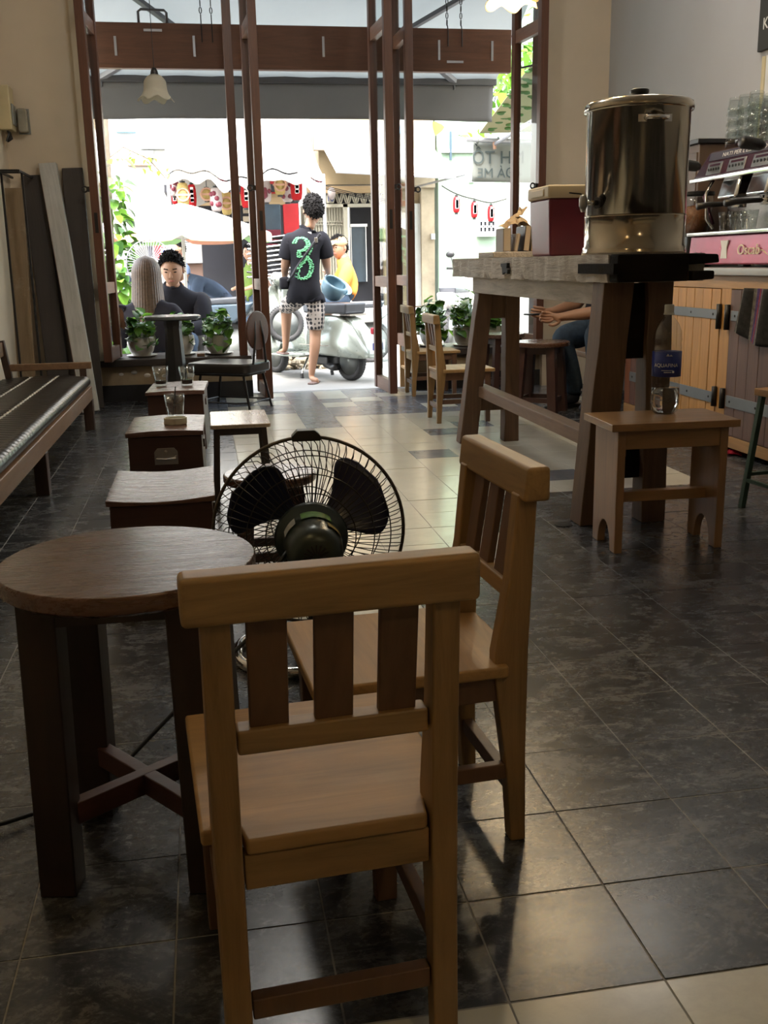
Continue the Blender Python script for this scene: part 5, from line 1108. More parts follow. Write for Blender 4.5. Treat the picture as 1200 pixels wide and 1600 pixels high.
for a_, b2 in (((690, 290), (713, 303)), ((713, 303), (741, 311)), ((741, 311), (767, 317)), ((767, 317), (798, 308)), ((798, 308), (840, 300))): cu_ += bez(at(*a_, YR), (at(*a_, YR) + at(*b2, YR)) / 2 + Vector((0, 0, -.012)), at(*b2, YR), 5)
tag(MB().tube(cu_, .008, 5).build('lantern_wire', 'iron', None), 'thin black wire carrying the small red lanterns', 'wire')
# patterned awning with banner and the juice sign seen from behind
t = thing('patterned_awning', 'pale awning with green cloud print hanging at the next shop', 'awning')
aw = [at(748, 210, 9.6), at(845, 206, 9.0), at(845, 40, 7.6), at(835, 60, 7.6)]
P0, P1, P2 = at(749, 208, 9.7), at(860, 205, 9.7), at(860, 62, 8.3)
def tri(u, v): p = P0 * (1 - u) + P1 * u; q = P2; return tuple(p * (1 - v) + q * v)
MB().grid(tri, 12, 12).build('canopy', 'print_cloth', t, sol=.006); MB().grid(lambda u, v: tuple(P0 * (1 - u) + P1 * u + Vector((0, -.002, -.0 + .07 * v))), 10, 1).build('lettered_border', 'border_cloth', t, sol=.012)
random.seed(9)
for i in range(26):
    u = random.uniform(.05, .6); v = random.uniform(.05, .75); p = Vector(tri(u, v)) + Vector((0, -.012, -.006))
    for k in range(3): MB().ell(p + Vector((random.uniform(-.03, .03), 0, random.uniform(-.012, .012))), (.034, .006, .014), 8, 5).build('cloud_print', 'leaf2', t)
MB().tube([at(728, 218, 9.7), at(870, 222, 9.7)], .022, 8).build('front_bar', 'alu_light', t); MB().tube([at(774, 225, 9.7), at(830, 190, 8.6)], .018, 8).build('arm', 'alu_light', t); MB().tube([at(772, 222, 9.7), at(773, 233, 9.7)], .016, 8).build('bracket', 'brick', t)
t = thing('juice_banner', 'pale cloth banner with mirrored lettering, seen from behind', 'banner')
def ban(u, v): p = (at(740, 219, 9.74) * (1 - u) + at(846, 221, 9.74) * u) * (1 - v) + (at(737, 284, 9.74) * (1 - u) + at(846, 286, 9.74) * u) * v; return (p.x, p.y + .004 * math.sin(u * 9), p.z)
MB().grid(ban, 16, 6).build('cloth_sheet', 'banner_cloth', t, smooth=True, sol=.003)
for u in (.06, .36, .66, .95):             # cloth ties looped over the awning bar
    q = at(728, 218, 9.7).lerp(at(870, 222, 9.7), (740 + 106 * u - 728) / 142); MB().tube([(q.x, q.y + .030 * math.cos(i * PI / 6) + .008, q.z + .030 * math.sin(i * PI / 6)) for i in range(12)], .006, 6, True).build('hanging_tie', 'banner_cloth', t)
text('lettering', 'NH TỐ', 'ink', t, at(779, 247, 9.729), (R(90), 0, 0), .165, .001, mirror=True); text('lettering', '- ĐÁ ME', 'ink', t, at(781, 271, 9.729), (R(90), 0, 0), .125, .001, mirror=True)
# right hand shop front seen through the folded leaf
t = thing('side_shop', 'bright shop front with round emblem board behind the folded door leaf', 'shop')
slabpx(806, 203, 830, 238, 11.5, .05).build('emblem_board', 'white', t); q = at(819, 218, 11.44)
for rr in (.04, .075, .10): MB().tube([(q.x + rr * math.cos(i * PI / 10), q.y, q.z + rr * math.sin(i * PI / 10)) for i in range(20)], .006, 5, True).build('emblem_ring', 'label_blue', t)
slabpx(806, 228, 830, 240, 11.45, .05).build('board_foot', 'sign_blue2', t); slabpx(800, 246, 850, 262, 11.6, .05).build('corrugated_strip', 'header_wood', t)
X0, X1, Z0, Z1 = rect(800, 262, 900, 600, 11.8); MB().box(X0, X1 + 2, 11.8, 12, G, Z1).build('shop_wall', 'white_wall', t)
# bright tree crown on the right
t = thing('street_tree', 'bright green leafy tree crown above the patterned awning', 'tree', (at(800, 130, 13.0).x, 13.0, G))
MB().tube([(.3, 0, 0), (.25, 0, 2), (.2, 0, 3.4)], .10, 10).build('trunk', 'bark', t, smooth=True)
random.seed(21); base = at(795, 135, 13.0).z - G
for i in range(280): put_leaf(t, (random.gauss(.0, .33), random.gauss(0, .3), base + random.gauss(.05, .38)), (random.uniform(-1, 1), random.uniform(-1, .3), random.uniform(-1, .2)), random.uniform(.12, .2), random.choice((2, 2, 0)), random.uniform(-.6, .6))
# rubble and kerb
random.seed(31); rub = MB()
for i in range(300):
    p = at(random.uniform(425, 560), random.uniform(548, 575), 10.9); ry = 10.9 + random.uniform(-.4, .5)
    if abs(ry - 11.02) < .17 and min(abs(p.x - .75), abs(p.x - 1.80)) < .36: continue      # clear of the motorbike wheels
    rub.ell((p.x, ry, G + random.uniform(0, .09)), (random.uniform(.02, .06), random.uniform(.02, .06), random.uniform(.015, .04)), 6, 4)
tag(rub.build('rubble', 'old_plaster', None), 'loose pile of rubble stones behind the scooter', 'rubble', None, 'stuff')

# ================================================================== SCOOTER AND MOTORBIKES
def wheel(nm, parent, c, r, wd, ax_rot=0, spokes=10):
    wmb = MB(); n = 40; k = 12
    prof = [(r - .055, -wd * .35), (r - .03, -wd * .5), (r - .01, -wd * .42), (r, -wd * .15), (r, wd * .15), (r - .01, wd * .42), (r - .03, wd * .5), (r - .055, wd * .35), (r - .055, -wd * .35)]
    wmb.lathe(prof, n, (0, 0, 0), 'y'); mt = Matrix.Translation(c) @ Matrix.Rotation(ax_rot, 4, 'Z'); wmb.xf(mt); o = wmb.build(nm, 'tyre', parent, smooth=True)
    MB().lathe([(r - .054, -wd * .36), (r - .065, -wd * .30), (r - .075, -wd * .1), (.05, -wd * .16), (.045, -wd * .30), (0, -wd * .32)], n, (0, 0, 0), 'y').xf(mt).build('rim', 'rim', o, smooth=True); MB().lathe([(r - .054, wd * .36), (r - .075, wd * .1), (.05, wd * .16), (.045, wd * .30), (0, wd * .32)], n, (0, 0, 0), 'y').xf(mt).build('rim', 'rim', o, smooth=True)
    for i in range(spokes):
        a = 2 * PI * i / spokes
        for s in (-1, 1): MB().ell(((r - .085) * math.cos(a), s * wd * .17, (r - .085) * math.sin(a)), (.010, .006, .010), 8, 5).xf(mt).build('rim_slot', 'black', o)
    tr = MB()
    for i in range(44):
        a = 2 * PI * i / 44
        for s in (-1, 1): tr.bar(((r + .001) * math.cos(a), s * wd * .12, (r + .001) * math.sin(a)), ((r - .008) * math.cos(a + .04), s * wd * .42, (r - .008) * math.sin(a + .04)), .008, .006)
    tr.xf(mt).build('tread', 'tyre', o); return o
# local frame: +X forward, +Y its left side
hd = math.atan2(.95, -.61); mid = Vector(((1.33 + .72) / 2, (9.36 + 10.31) / 2, G))
t = thing('scooter', 'classic grey-green metal scooter on its stand outside the doorway', 'scooter', mid, hd)
wheel('rear_wheel', t, (-.565, 0, .182), .182, .085); wheel('front_wheel', t, (.60, 0, .182), .182, .08)
def cowl(s):
    def f2(u, v):
        x = -.88 + .84 * u; top = .62 - .36 * max(0, 1 - u / .55) ** 2.2 - .03 * max(0, u - .55); bot = .225 + .03 * u; z = bot + (top - bot) * v
        y = .055 + .155 * max(0, 1 - abs(2 * u - 1) ** 3.5) ** .5 * max(0, 1 - (.15 + .85 * v) ** 3.0) ** .5 * (.86 + .14 * math.sin(PI * min(1, v * 1.6)))
        return (x, s * y, z)
    return MB().grid(f2, 36, 20).build('side_cowl', 'scooter', t, smooth=True, sol=.004)
def cowl_old(s):
    # bulbous tapered side cowl: v over height, u along length
    def f_(u, v):
        x = -.86 + .80 * u; top = .60 - .36 * max(0, (.42 - u) / .42) ** 1.7 - .05 * u; bot = .235 + .02 * u
        z = bot + (top - bot) * v; bul = math.sin(PI * min(.97, max(.04, u * .93 + .04))) ** .5 * (.06 + .15 * math.sin(PI * (.16 + .62 * (1 - v) + .1)))
        return (x, s * (.05 + bul), z)
    return MB().grid(f_, 24, 14).build('side_cowl', 'scooter', t, smooth=True, sol=.004)
cowl(1); cowl(-1)
sp = [(-.90, .22), (-.86, .30), (-.78, .46), (-.66, .575), (-.5, .61), (-.08, .60), (-.02, .50), (-.02, .24), (-.3, .30), (-.7, .24)]
MB().prism(sp, -.075, .075, 'y').xf(Matrix.Rotation(0, 4, 'X')).build('tail_body', 'scooter', t, bevel=.03, seg=4)
MB().prism([(.05, .0), (.0, .0)] and [(-.10, .205), (.42, .205), (.42, .225), (-.10, .225)], -.25, .25, 'y').build('floorboard', 'scooter', t, bevel=.008)
for y in (-.14, -.07, .07, .14): MB().box(-.05, .38, y - .008, y + .008, .225, .233).build('floor_rail', 'chrome', t)
def shield(u, v):
    y = (u - .5) * 2; zz = .225 + .64 * v; hw = (.235 if v < .75 else .235 - .10 * ((v - .75) / .25) ** 1.5); return (.42 + .10 * v - .07 * y * y * (1 - .2 * v), y * hw, zz)
MB().grid(shield, 16, 12).build('leg_shield', 'scooter', t, smooth=True, sol=.012)
MB().prism([(.40, .235), (.62, .36), (.70, .33), (.76, .22), (.70, .345), (.60, .40), (.45, .42)], -.07, .07, 'y').build('front_mudguard', 'scooter', t, bevel=.02)
def mud(u, v): a = R(20 + 150 * u); return (.60 + .215 * math.cos(a), (v - .5) * .15, .19 + .20 * math.sin(a))
MB().grid(mud, 14, 4).build('front_fender', 'scooter', t, smooth=True, sol=.008)
MB().tube([(.60, 0, .2), (.52, 0, .55), (.47, 0, .90)], .03, 12).build('steering_column', 'scooter', t, smooth=True)
MB().ell((.45, 0, .925), (.10, .09, .065), 16, 10).build('headset', 'scooter', t, smooth=True); MB().tube([(.44, -.30, .945), (.45, -.1, .935), (.45, .1, .935), (.44, .30, .945)], .016, 10).build('handlebar', 'chrome', t, smooth=True)
for s in (-1, 1): MB().tube([(.44, s * .22, .945), (.44, s * .33, .945)], .02, 10).build('grip', 'black', t, smooth=True)
MB().lathe([(.07, 0), (.075, .03), (.06, .045), (0, .05)], 20, (0, 0, 0), 'x').xf(Matrix.Translation((.53, 0, .925))).build('headlamp', 'chrome', t, smooth=True)
MB().hexa([(-.64, -.13, .615), (-.02, -.12, .615), (-.02, .12, .615), (-.64, .13, .615), (-.66, -.13, .715), (.02, -.10, .705), (.02, .10, .705), (-.66, .13, .715)]).build('saddle', 'saddle', t, bevel=.02, seg=3)
MB().box(-.68, .0, -.10, .10, .60, .617).build('saddle_frame', 'chrome', t); MB().box(-.935, -.89, -.045, .045, .44, .50).build('tail_lamp', 'tail_red', t, bevel=.012)
pl = MB().box(-.945, -.935, -.09, .09, .27, .39).build('number_plate', 'white', t, bevel=.003)
for y in (-.05, -.015, .02, .055): MB().box(-.947, -.9445, y - .010, y + .010, .29 + abs(y) * .2, .365).build('plate_mark', 'label_blue', pl)
wheel('spare_wheel', t, (.33, .07, .50), .182, .075, R(58), 8)
MB().box(-.34, -.10, -.06, .10, .13, .22).build('engine', 'black', t, bevel=.02); MB().tube([(-.25, .05, .14), (-.42, .10, .12), (-.50, .11, .13)], .035, 10).build('silencer', 'black', t, smooth=True)
for s in (-1, 1): MB().tube([(-.02, s * .08, .19), (-.05, s * .17, .08), (-.06, s * .19, .012)], .011, 8).build('stand_leg', 'chrome', t, smooth=True); MB().tube([(-.055, s * .187, .045), (-.06, s * .19, .0)], .018, 8).build('rubber_foot', 'black', t)
MB().tube([(-.06, .205, .33), (-.45, .215, .33), (-.80, .12, .32)], .004, 6).build('cowl_trim', 'chrome', t)

def motorbike(label, loc, rz, col='bike_paint', full=True):
    t = thing('motorbike', label, 'motorbike', loc, rz)
    for nm, x in (('rear_wheel', -.60), ('front_wheel', .62)): wheel(nm, t, (x, 0, .27), .27, .07)
    MB().prism([(-.85, .62), (-.7, .52), (-.2, .50), (.05, .42), (.15, .52), (-.1, .66), (-.5, .70), (-.9, .72)], -.10, .10, 'y').build('tail_body', col, t, bevel=.03, seg=3)
    MB().hexa([(-.75, -.10, .70), (-.02, -.08, .68), (-.02, .08, .68), (-.75, .10, .70), (-.78, -.11, .775), (.0, -.07, .73), (.0, .07, .73), (-.78, .11, .775)]).build('seat', 'saddle', t, bevel=.02)
    MB().prism([(.12, .30), (.30, .25), (.42, .40), (.48, .85), (.40, .90), (.33, .55), (.10, .40)], -.15, .15, 'y').build('leg_guard', col, t, bevel=.03, seg=3)
    MB().box(-.3, .12, -.10, .10, .22, .45).build('engine', 'black', t, bevel=.03); MB().tube([(.62, .06, .27), (.50, .06, .6), (.42, .05, .9)], .022, 8).build('fork', 'chrome', t, smooth=True); MB().tube([(.62, -.06, .27), (.50, -.06, .6), (.42, -.05, .9)], .022, 8).build('fork', 'chrome', t, smooth=True)
    MB().ell((.46, 0, .92), (.11, .10, .08), 14, 8).build('headlamp_shell', col, t, smooth=True); MB().tube([(.36, -.34, .98), (.43, -.12, .97), (.43, .12, .97), (.36, .34, .98)], .014, 8).build('handlebar', 'black', t, smooth=True)
    for s in (-1, 1): MB().tube([(.40, s * .25, .98), (.43, s * .30, 1.12)], .006, 6).build('mirror_stem', 'black', t); MB().ell((.43, s * .31, 1.15), (.015, .06, .04), 10, 6).build('mirror', 'black', t, smooth=True)
    MB().tube([(-.2, -.12, .25), (-.5, -.14, .26), (-.8, -.15, .34)], [.025, .035, .045], 10).build('exhaust', 'chrome', t, smooth=True)
    a0 = MB(); a0.grid(lambda u, v: (.62 + .30 * math.cos(R(15 + 130 * u)), (v - .5) * .13, .27 + .30 * math.sin(R(15 + 130 * u))), 10, 3); a0.build('front_fender', col, t, smooth=True, sol=.008)
    return t
motorbike('silver motorbike carrying the rider in the orange jacket', (1.277, 11.02, G), R(180)).scale = (.85, .85, .85)
motorbike('white motorbike parked before the pale green house', (3.20, 12.35, G), R(60), 'bike_white')
motorbike('dark motorbike parked behind the seated couple by the umbrella', (-.32, 10.48, G), R(158), 'blue_glass')

# stack of folded chairs behind the standing man
for i in range(9):
    p = at(428, 372 + i * 7.2, 12.0); t = thing('folded_chair', 'folded metal chair in the stack behind the standing man', 'chair', (p.x + random.uniform(-.03, .03), 12.0 + 0, p.z), R(random.uniform(-.3, .3)), 'stack of folded chairs')
    for s in (-1, 1): MB().tube([(-.28, s * .18, -.02), (.30, s * .18, .04)], .011, 6).build('frame_tube', random.choice(('alu_light', 'steel_dull', 'alu')), t); MB().tube([(-.28, s * .15, .04), (.30, s * .15, -.03)], .012, 6).build('frame_tube', 'black', t)
    MB().box(-.2, .16, -.17, .17, -.008, .010).build('seat', 'black', t)
o = MB().box(at(400, 440, 12).x, at(455, 440, 12).x, 11.75, 12.25, G, at(428, 372 + 8 * 7.2, 12).z - .009).build('stall_counter', 'brown_board', None, bevel=.01); tag(o, 'low brown counter carrying the stack of folded chairs', 'counter')
t = thing('small_chair', 'small wooden chair outside behind the open glazed door leaf', 'chair', (1.50, 7.62, G), R(-90))
for s in (-1, 1):
    MB().box(s * .12 - .015, s * .12 + .015, -.015, .02, 0, .52).build('rear_post', 'chair_wood', t, bevel=.003); MB().box(s * .12 - .015, s * .12 + .015, .24, .27, 0, .27).build('front_leg', 'chair_wood', t, bevel=.003)
MB().box(-.14, .14, -.01, .28, .27, .29).build('seat', 'seat_wood', t, bevel=.003); MB().box(-.14, .14, -.02, .015, .46, .52).build('top_rail', 'chair_wood_x', t, bevel=.004)
t = thing('street_fan', 'grey round fan standing outside behind the long-haired woman', 'fan', (at(235, 420, 9.2).x, 9.2, G)); q = at(235, 412, 9.2).z - G
fb = MB()
for k in range(48): a = 2 * PI * k / 48; fb.tube([(.02 * math.cos(a), -.07, q + .02 * math.sin(a)), (.14 * math.cos(a), -.05, q + .14 * math.sin(a)), (.2 * math.cos(a), 0, q + .2 * math.sin(a))], .0022, 4)
fb.build('cage', 'alu_light', t); MB().tube([(.2 * math.cos(i * PI / 20), 0, q + .2 * math.sin(i * PI / 20)) for i in range(40)], .006, 6, True).build('cage_rim', 'alu_light', t); MB().tube([(0, .03, 0), (0, .03, q)], .015, 8).build('pole', 'alu_light', t); MB().lathe([(0, 0), (.17, 0), (.15, .03), (0, .04)], 24).build('base', 'alu_light', t); MB().ell((0, .04, q), (.06, .09, .06), 12, 8).build('motor', 'alu_light', t, smooth=True)
for k in range(3): a = R(120 * k); MB().grid(lambda u, v, a=a: ((.03 + .13 * u) * math.cos(a + (v - .5) * .9), -.02 + .03 * v, q + (.03 + .13 * u) * math.sin(a + (v - .5) * .9)), 4, 4).build('blade', 'panel_grey', t, smooth=True)


# ================================================================== PEOPLE
def skull(c, fwd, s):
    f_ = Vector(fwd).normalized(); mt = Matrix.Translation(c) @ Matrix.Rotation(math.atan2(f_.y, f_.x) - PI / 2, 4, 'Z') @ Matrix.Rotation(math.asin(max(-1, min(1, f_.z))), 4, 'X') @ Matrix.Scale(s, 4)
    b = MB().ell((0, 0, 0), (.077, .095, .118), 28, 20); q = []
    for x, y, z in b.v:
        if z < 0: k = z / -.118; x *= 1 - .34 * k ** 1.5; y = y * (1 - .30 * k ** 1.5) + .026 * k
        q.append((x, y, z))
    b.v = q; return b.xf(mt)
def skin(nm, mt, parent, J, E, root, sub=2, extra=None):
    """J: name -> (pos, rx, ry); E: edges; grows one continuous surface with tapering limbs"""
    names = list(J); idx = {k: i for i, k in enumerate(names)}
    me = bpy.data.meshes.new(nm); me.from_pydata([tuple(J[k][0]) for k in names], [(idx[a], idx[b]) for a, b in E], [])
    o = bpy.data.objects.new(nm, me); COL.objects.link(o); q = o.modifiers.new('k', 'SKIN'); q.use_smooth_shade = True; q.branch_smoothing = .6
    for k in names: d = me.skin_vertices[0].data[idx[k]]; d.radius = (J[k][1], J[k][2] if len(J[k]) > 2 else J[k][1]); d.use_root = (k == root)
    u = o.modifiers.new('u', 'SUBSURF'); u.levels = sub; u.render_levels = sub
    dg = bpy.context.evaluated_depsgraph_get(); m2 = bpy.data.meshes.new_from_object(o.evaluated_get(dg)); bpy.data.objects.remove(o); bpy.data.meshes.remove(me)
    if extra:
        bm = bmesh.new(); bm.from_mesh(m2); vs = [bm.verts.new(p) for p in extra.v]
        for f in extra.f: bm.faces.new([vs[i] for i in f])
        bmesh.ops.recalc_face_normals(bm, faces=bm.faces); bm.to_mesh(m2); bm.free()
    m2.materials.clear(); m2.materials.append(M[mt]); m2.polygons.foreach_set('use_smooth', [True] * len(m2.polygons)); m2.name = nm
    r_ = bpy.data.objects.new(nm, m2); COL.objects.link(r_); r_.parent = parent; return r_
def garment(nm, mt, body, J, E, segs, off, zmin=None):
    """cloth that follows the body: the faces around the given bones, lifted off the skin. segs: {(a, b): (t0, t1)}"""
    me = body.data; S_ = [(e, Vector(J[e[0]][0]), Vector(J[e[1]][0]), J[e[0]][1], J[e[1]][1]) for e in E]; keep = []
    for p in me.polygons:
        c = p.center; best = None
        for e, a, b, ra, rb in S_:
            d = b - a; t_ = max(0, min(1, (c - a).dot(d) / max(1e-9, d.length_squared))); ds = (c - (a + d * t_)).length - (ra + (rb - ra) * t_) * .9
            if best is None or ds < best[0]: best = (ds, e, t_)
        if best[0] < .06 and best[1] in segs and segs[best[1]][0] <= best[2] <= segs[best[1]][1] and (zmin is None or c.z > zmin): keep.append(p)
    ids = {}; b_ = MB()
    for p in keep:
        f = []
        for vi in p.vertices:
            if vi not in ids: v_ = me.vertices[vi]; ids[vi] = len(b_.v); b_.v.append(tuple(v_.co + v_.normal * off))
            f.append(ids[vi])
        b_.f.append(tuple(f))
    m2 = bpy.data.meshes.new(nm); m2.from_pydata(b_.v, [], b_.f); m2.materials.append(M[mt]); m2.polygons.foreach_set('use_smooth', [True] * len(m2.polygons))
    o = bpy.data.objects.new(nm, m2); COL.objects.link(o); o.parent = body.parent; q = o.modifiers.new('s', 'SOLIDIFY'); q.thickness = off * .9; q.offset = -1; return o
def chain(J, E, pts, start=None):
    prev = start
    for nm, p, *r_ in pts:
        J[nm] = (p, *r_)
        if prev: E.append((prev, nm))
        prev = nm
def head_parts(t, c, fwd, s=1.0, hair='hair', face=True, skin_m='skin'):
    f_ = Vector(fwd).normalized(); rz = math.atan2(f_.y, f_.x) - PI / 2; pitch = math.asin(max(-1, min(1, f_.z)))
    mt = Matrix.Translation(c) @ Matrix.Rotation(rz, 4, 'Z') @ Matrix.Rotation(pitch, 4, 'X') @ Matrix.Scale(s, 4)   # local +Y = face
    rn = random.Random(4)
    def cap_(u, v):
        a = 2 * PI * u; sa = math.sin(a); lim = .72 - .30 * sa if sa > 0 else .72 - .27 * sa; lim *= 1 + .035 * math.sin(a * 19)
        th = v * R(124) * lim; k = 1 + .012 * math.sin(a * 23 + 9 * v) + rn.uniform(-.008, .012); top = .004 * max(0, math.cos(th)) * (1 + sa)
        sn = abs(math.sin(th)) ** .8; return (.082 * k * sn * math.cos(a), .100 * k * sn * math.sin(a) - .002, .006 + .119 * k * math.cos(th) + top)
    if hair:
        hb = MB().grid(cap_, 72, 16)
        for i in range(420):                                  # short tufts break up the outline
            u, v = rn.random(), rn.random() ** .6; p = Vector(cap_(u, v)); nrm = p.normalized(); d = (nrm * .7 + Vector((rn.uniform(-.6, .6), rn.uniform(-.2, .7), rn.uniform(-.5, .4)))).normalized(); e = d.orthogonal().normalized() * .006; g_ = d.cross(e).normalized() * .006; tip = p + d * rn.uniform(.012, .026)
            hb.add([p + e, p - e * .5 + g_, p - e * .5 - g_, tip], [(0, 1, 3), (1, 2, 3), (2, 0, 3)])
        hb.xf(mt).build('hair', hair, t, smooth=True, sol=.004 * s)
    for sx in (-1, 1): MB().ell((sx * .079, -.004, -.004), (.010, .018, .030), 10, 6).xf(mt).build('ear', skin_m, t, smooth=True)
    if face:
        for sx in (-1, 1):
            MB().ell((sx * .030, .0855, .006), (.013, .007, .0045), 10, 6).xf(mt).build('eye', 'hair', t, smooth=True); MB().bar((sx * .016, .0905, .026), (sx * .046, .0815, .028), .006, .006).xf(mt).build('eyebrow', 'hair', t)
        MB().hexa([(-.015, .082, -.034), (.015, .082, -.034), (.008, .088, .010), (-.008, .088, .010), (-.011, .108, -.030), (.011, .108, -.030), (.005, .096, .008), (-.005, .096, .008)]).xf(mt).build('nose', skin_m, t, bevel=.005, smooth=True); MB().ell((0, .0835, -.058), (.023, .010, .0065), 10, 6).xf(mt).build('mouth', 'lips', t, smooth=True)
def scallop_mat():
    mt, n, b = _mat('shorts_print'); v = _coord(n, (30, 30, 26)); wv = n.nodes.new('ShaderNodeTexVoronoi'); wv.feature = 'F1'; wv.inputs['Randomness'].default_value = 0.25; n.links.new(v, wv.inputs['Vector']); wv.inputs['Scale'].default_value = 1.0
    n.links.new(_ramp(n, wv.outputs['Distance'], [(0.40, (.010, .010, .014)), (0.52, (.36, .32, .29))]), b.inputs['Base Color']); b.inputs['Roughness'].default_value = .85; return mt
M['shorts_print'] = scallop_mat()

# ---- man standing by the scooter
px0 = Vector((.955, 9.30, G)); t = thing('person', 'person in black t-shirt with green print and patterned shorts, one foot on the scooter', 'person', px0)
J, E = {}, []
chain(J, E, [('pel', (-.03, 0, .84), .135, .115), ('sp1', (-.035, -.01, .97), .130, .11), ('sp2', (-.03, -.02, 1.13), .135, .11), ('ch', (-.018, -.02, 1.27), .135, .105), ('nk0', (.02, -.005, 1.375), .060, .058), ('nk', (.035, .0, 1.42), .047, .047), ('hd0', (.05, .01, 1.49), .046, .05)])
chain(J, E, [('hr', (.05, 0, .76), .088, .092), ('mr', (.05, 0, .60), .078, .08), ('kr', (.042, .0, .45), .056, .056), ('cr', (.032, -.02, .33), .055, .055), ('ar', (-.005, -.01, .09), .032, .032), ('fr', (-.01, -.015, .038), .032, .026), ('tr', (.04, -.12, .024), .030, .018)], 'pel')
chain(J, E, [('hl', (-.10, .03, .76), .088, .092), ('ml', (-.15, .16, .72), .078, .08), ('kl', (-.19, .27, .69), .060, .060), ('cl', (-.195, .30, .57), .052, .052), ('al', (-.205, .36, .325), .032, .032), ('fl', (-.21, .37, .275), .030, .024), ('tl', (-.25, .50, .258), .030, .017)], 'pel')
chain(J, E, [('sr', (.125, -.01, 1.295), .062, .062), ('ur', (.155, .01, 1.16), .054, .054), ('er', (.172, .04, 1.06), .042, .042), ('wr', (.205, .23, .995), .028, .028), ('pr', (.21, .30, .99), .034, .020), ('g1', (.205, .36, .985), .012), ('g1b', (.195, .39, .97), .009)], 'ch'); chain(J, E, [('th', (.185, .33, 1.0), .011), ('th2', (.17, .36, 1.0), .009)], 'pr'); chain(J, E, [('g2', (.225, .36, .98), .012), ('g2b', (.22, .395, .965), .009)], 'pr')
chain(J, E, [('slh', (-.15, .0, 1.285), .062, .062), ('ul', (-.185, .02, 1.15), .054, .054), ('el', (-.205, .04, 1.05), .042, .042), ('wl', (-.20, .20, .95), .028, .028), ('plm', (-.195, .26, .93), .034, .020), ('k1', (-.19, .31, .91), .012), ('k1b', (-.19, .33, .89), .009)], 'ch'); chain(J, E, [('k2', (-.17, .31, .91), .012), ('k2b', (-.17, .335, .89), .009)], 'plm')
HC = (.065, .012, 1.53); HF = (-.15, 1, .1)
bd = skin('body', 'skin', t, J, E, 'pel', extra=skull(HC, HF, 1.06)); head_parts(t, HC, HF, 1.08)
garment('shorts', 'shorts_print', bd, J, E, {('pel', 'sp1'): (0, .6), ('pel', 'hr'): (0, 1), ('hr', 'mr'): (0, 1), ('mr', 'kr'): (0, .75), ('pel', 'hl'): (0, 1), ('hl', 'ml'): (0, 1), ('ml', 'kl'): (0, 1), ('kl', 'cl'): (0, .35)}, .016)
garment('t_shirt', 'tee_black', bd, J, E, {('pel', 'sp1'): (0, 1), ('sp1', 'sp2'): (0, 1), ('sp2', 'ch'): (0, 1), ('ch', 'nk0'): (0, .95), ('ch', 'sr'): (0, 1), ('sr', 'ur'): (0, 1), ('ur', 'er'): (0, .25), ('ch', 'slh'): (0, 1), ('slh', 'ul'): (0, 1), ('ul', 'el'): (0, .25), ('pel', 'hr'): (0, 1), ('pel', 'hl'): (0, 1), ('hr', 'mr'): (0, .3), ('hl', 'ml'): (0, .3)}, .030, .735)
curve = [(-.12, 1.25), (-.09, 1.29), (-.03, 1.285), (.0, 1.24), (-.03, 1.195), (-.08, 1.18), (-.08, 1.135), (-.02, 1.12), (.02, 1.06), (.005, .98), (-.05, .94), (-.10, .96), (-.09, 1.03), (-.04, 1.10), (.0, 1.17), (.03, 1.23)]
pts = []
for i in range(len(curve) - 1):
    p_0, p_1, p_2, p_3 = (Vector(curve[max(0, min(len(curve) - 1, i + q))]) for q in (-1, 0, 1, 2))
    for k in range(7): f_ = k / 7; v_ = .5 * (2 * p_1 + (p_2 - p_0) * f_ + (2 * p_0 - 5 * p_1 + 4 * p_2 - p_3) * f_ ** 2 + (3 * p_1 - p_0 - 3 * p_2 + p_3) * f_ ** 3); pts.append((v_.x, v_.y))
gm = MB(); bpy.context.view_layer.update()
def back_of(x, z):                       # outermost point of the shirt back at (x, z)
    hit, loc, nrm, _ = bd.ray_cast(Vector((x, -1, z)), Vector((0, 1, 0))); return (loc.y - .033) if hit else -.14
for i, (x, z) in enumerate(pts):
    for q in (-1, 1):
        xx = x - .005 + q * .011 + random.uniform(-.005, .005); zz = z + random.uniform(-.006, .006); gm.ell((xx, back_of(xx, zz), zz), (.011, .006, .0065), 8, 5)
gm.build('shirt_print', 'print_green', t, smooth=True)
sp_ = [(.10, 1.325), (.07, 1.28), (.02, 1.22), (-.05, 1.13), (-.12, 1.03), (-.16, .97)]
MB().tube([(x, back_of(x, z) - .006, z) for x, z in sp_] + [(-.185, -.03, .93), (-.19, .06, .92)], .012, 6).build('bag_strap', 'strap_black', t, smooth=True)
MB().box(.05, .08, back_of(.065, 1.27) - .020, back_of(.065, 1.27) - .008, 1.25, 1.295).build('buckle', 'steel_dull', t, bevel=.002)
MB().box(-.26, -.17, .0, .11, .85, .96).build('waist_bag', 'tee_black', t, bevel=.02, smooth=True); MB().box(.0, .03, back_of(.015, 1.335) - .004, back_of(.015, 1.335) + .004, 1.325, 1.345).build('neck_label', 'white', t)
for (x, y, z, r_) in ((.013, -.06, 0, R(-20)), (-.23, .43, .236, R(16))): MB().prism([(-.032, -.10), (.03, -.10), (.042, .02), (.036, .12), (-.02, .13), (-.042, .04)], 0, .016, 'z').xf(Matrix.Translation((x, y, z)) @ Matrix.Rotation(r_, 4, 'Z') @ (Matrix.Rotation(PI, 4, 'Z') if z == 0 else Matrix.Identity(4))).build('sandal', 'sandal', t, bevel=.004)
tg = thing('helmet', 'teal open-face helmet held beside the hand of the standing person', 'helmet', px0 + Vector((.272, .335, .853)), R(30))
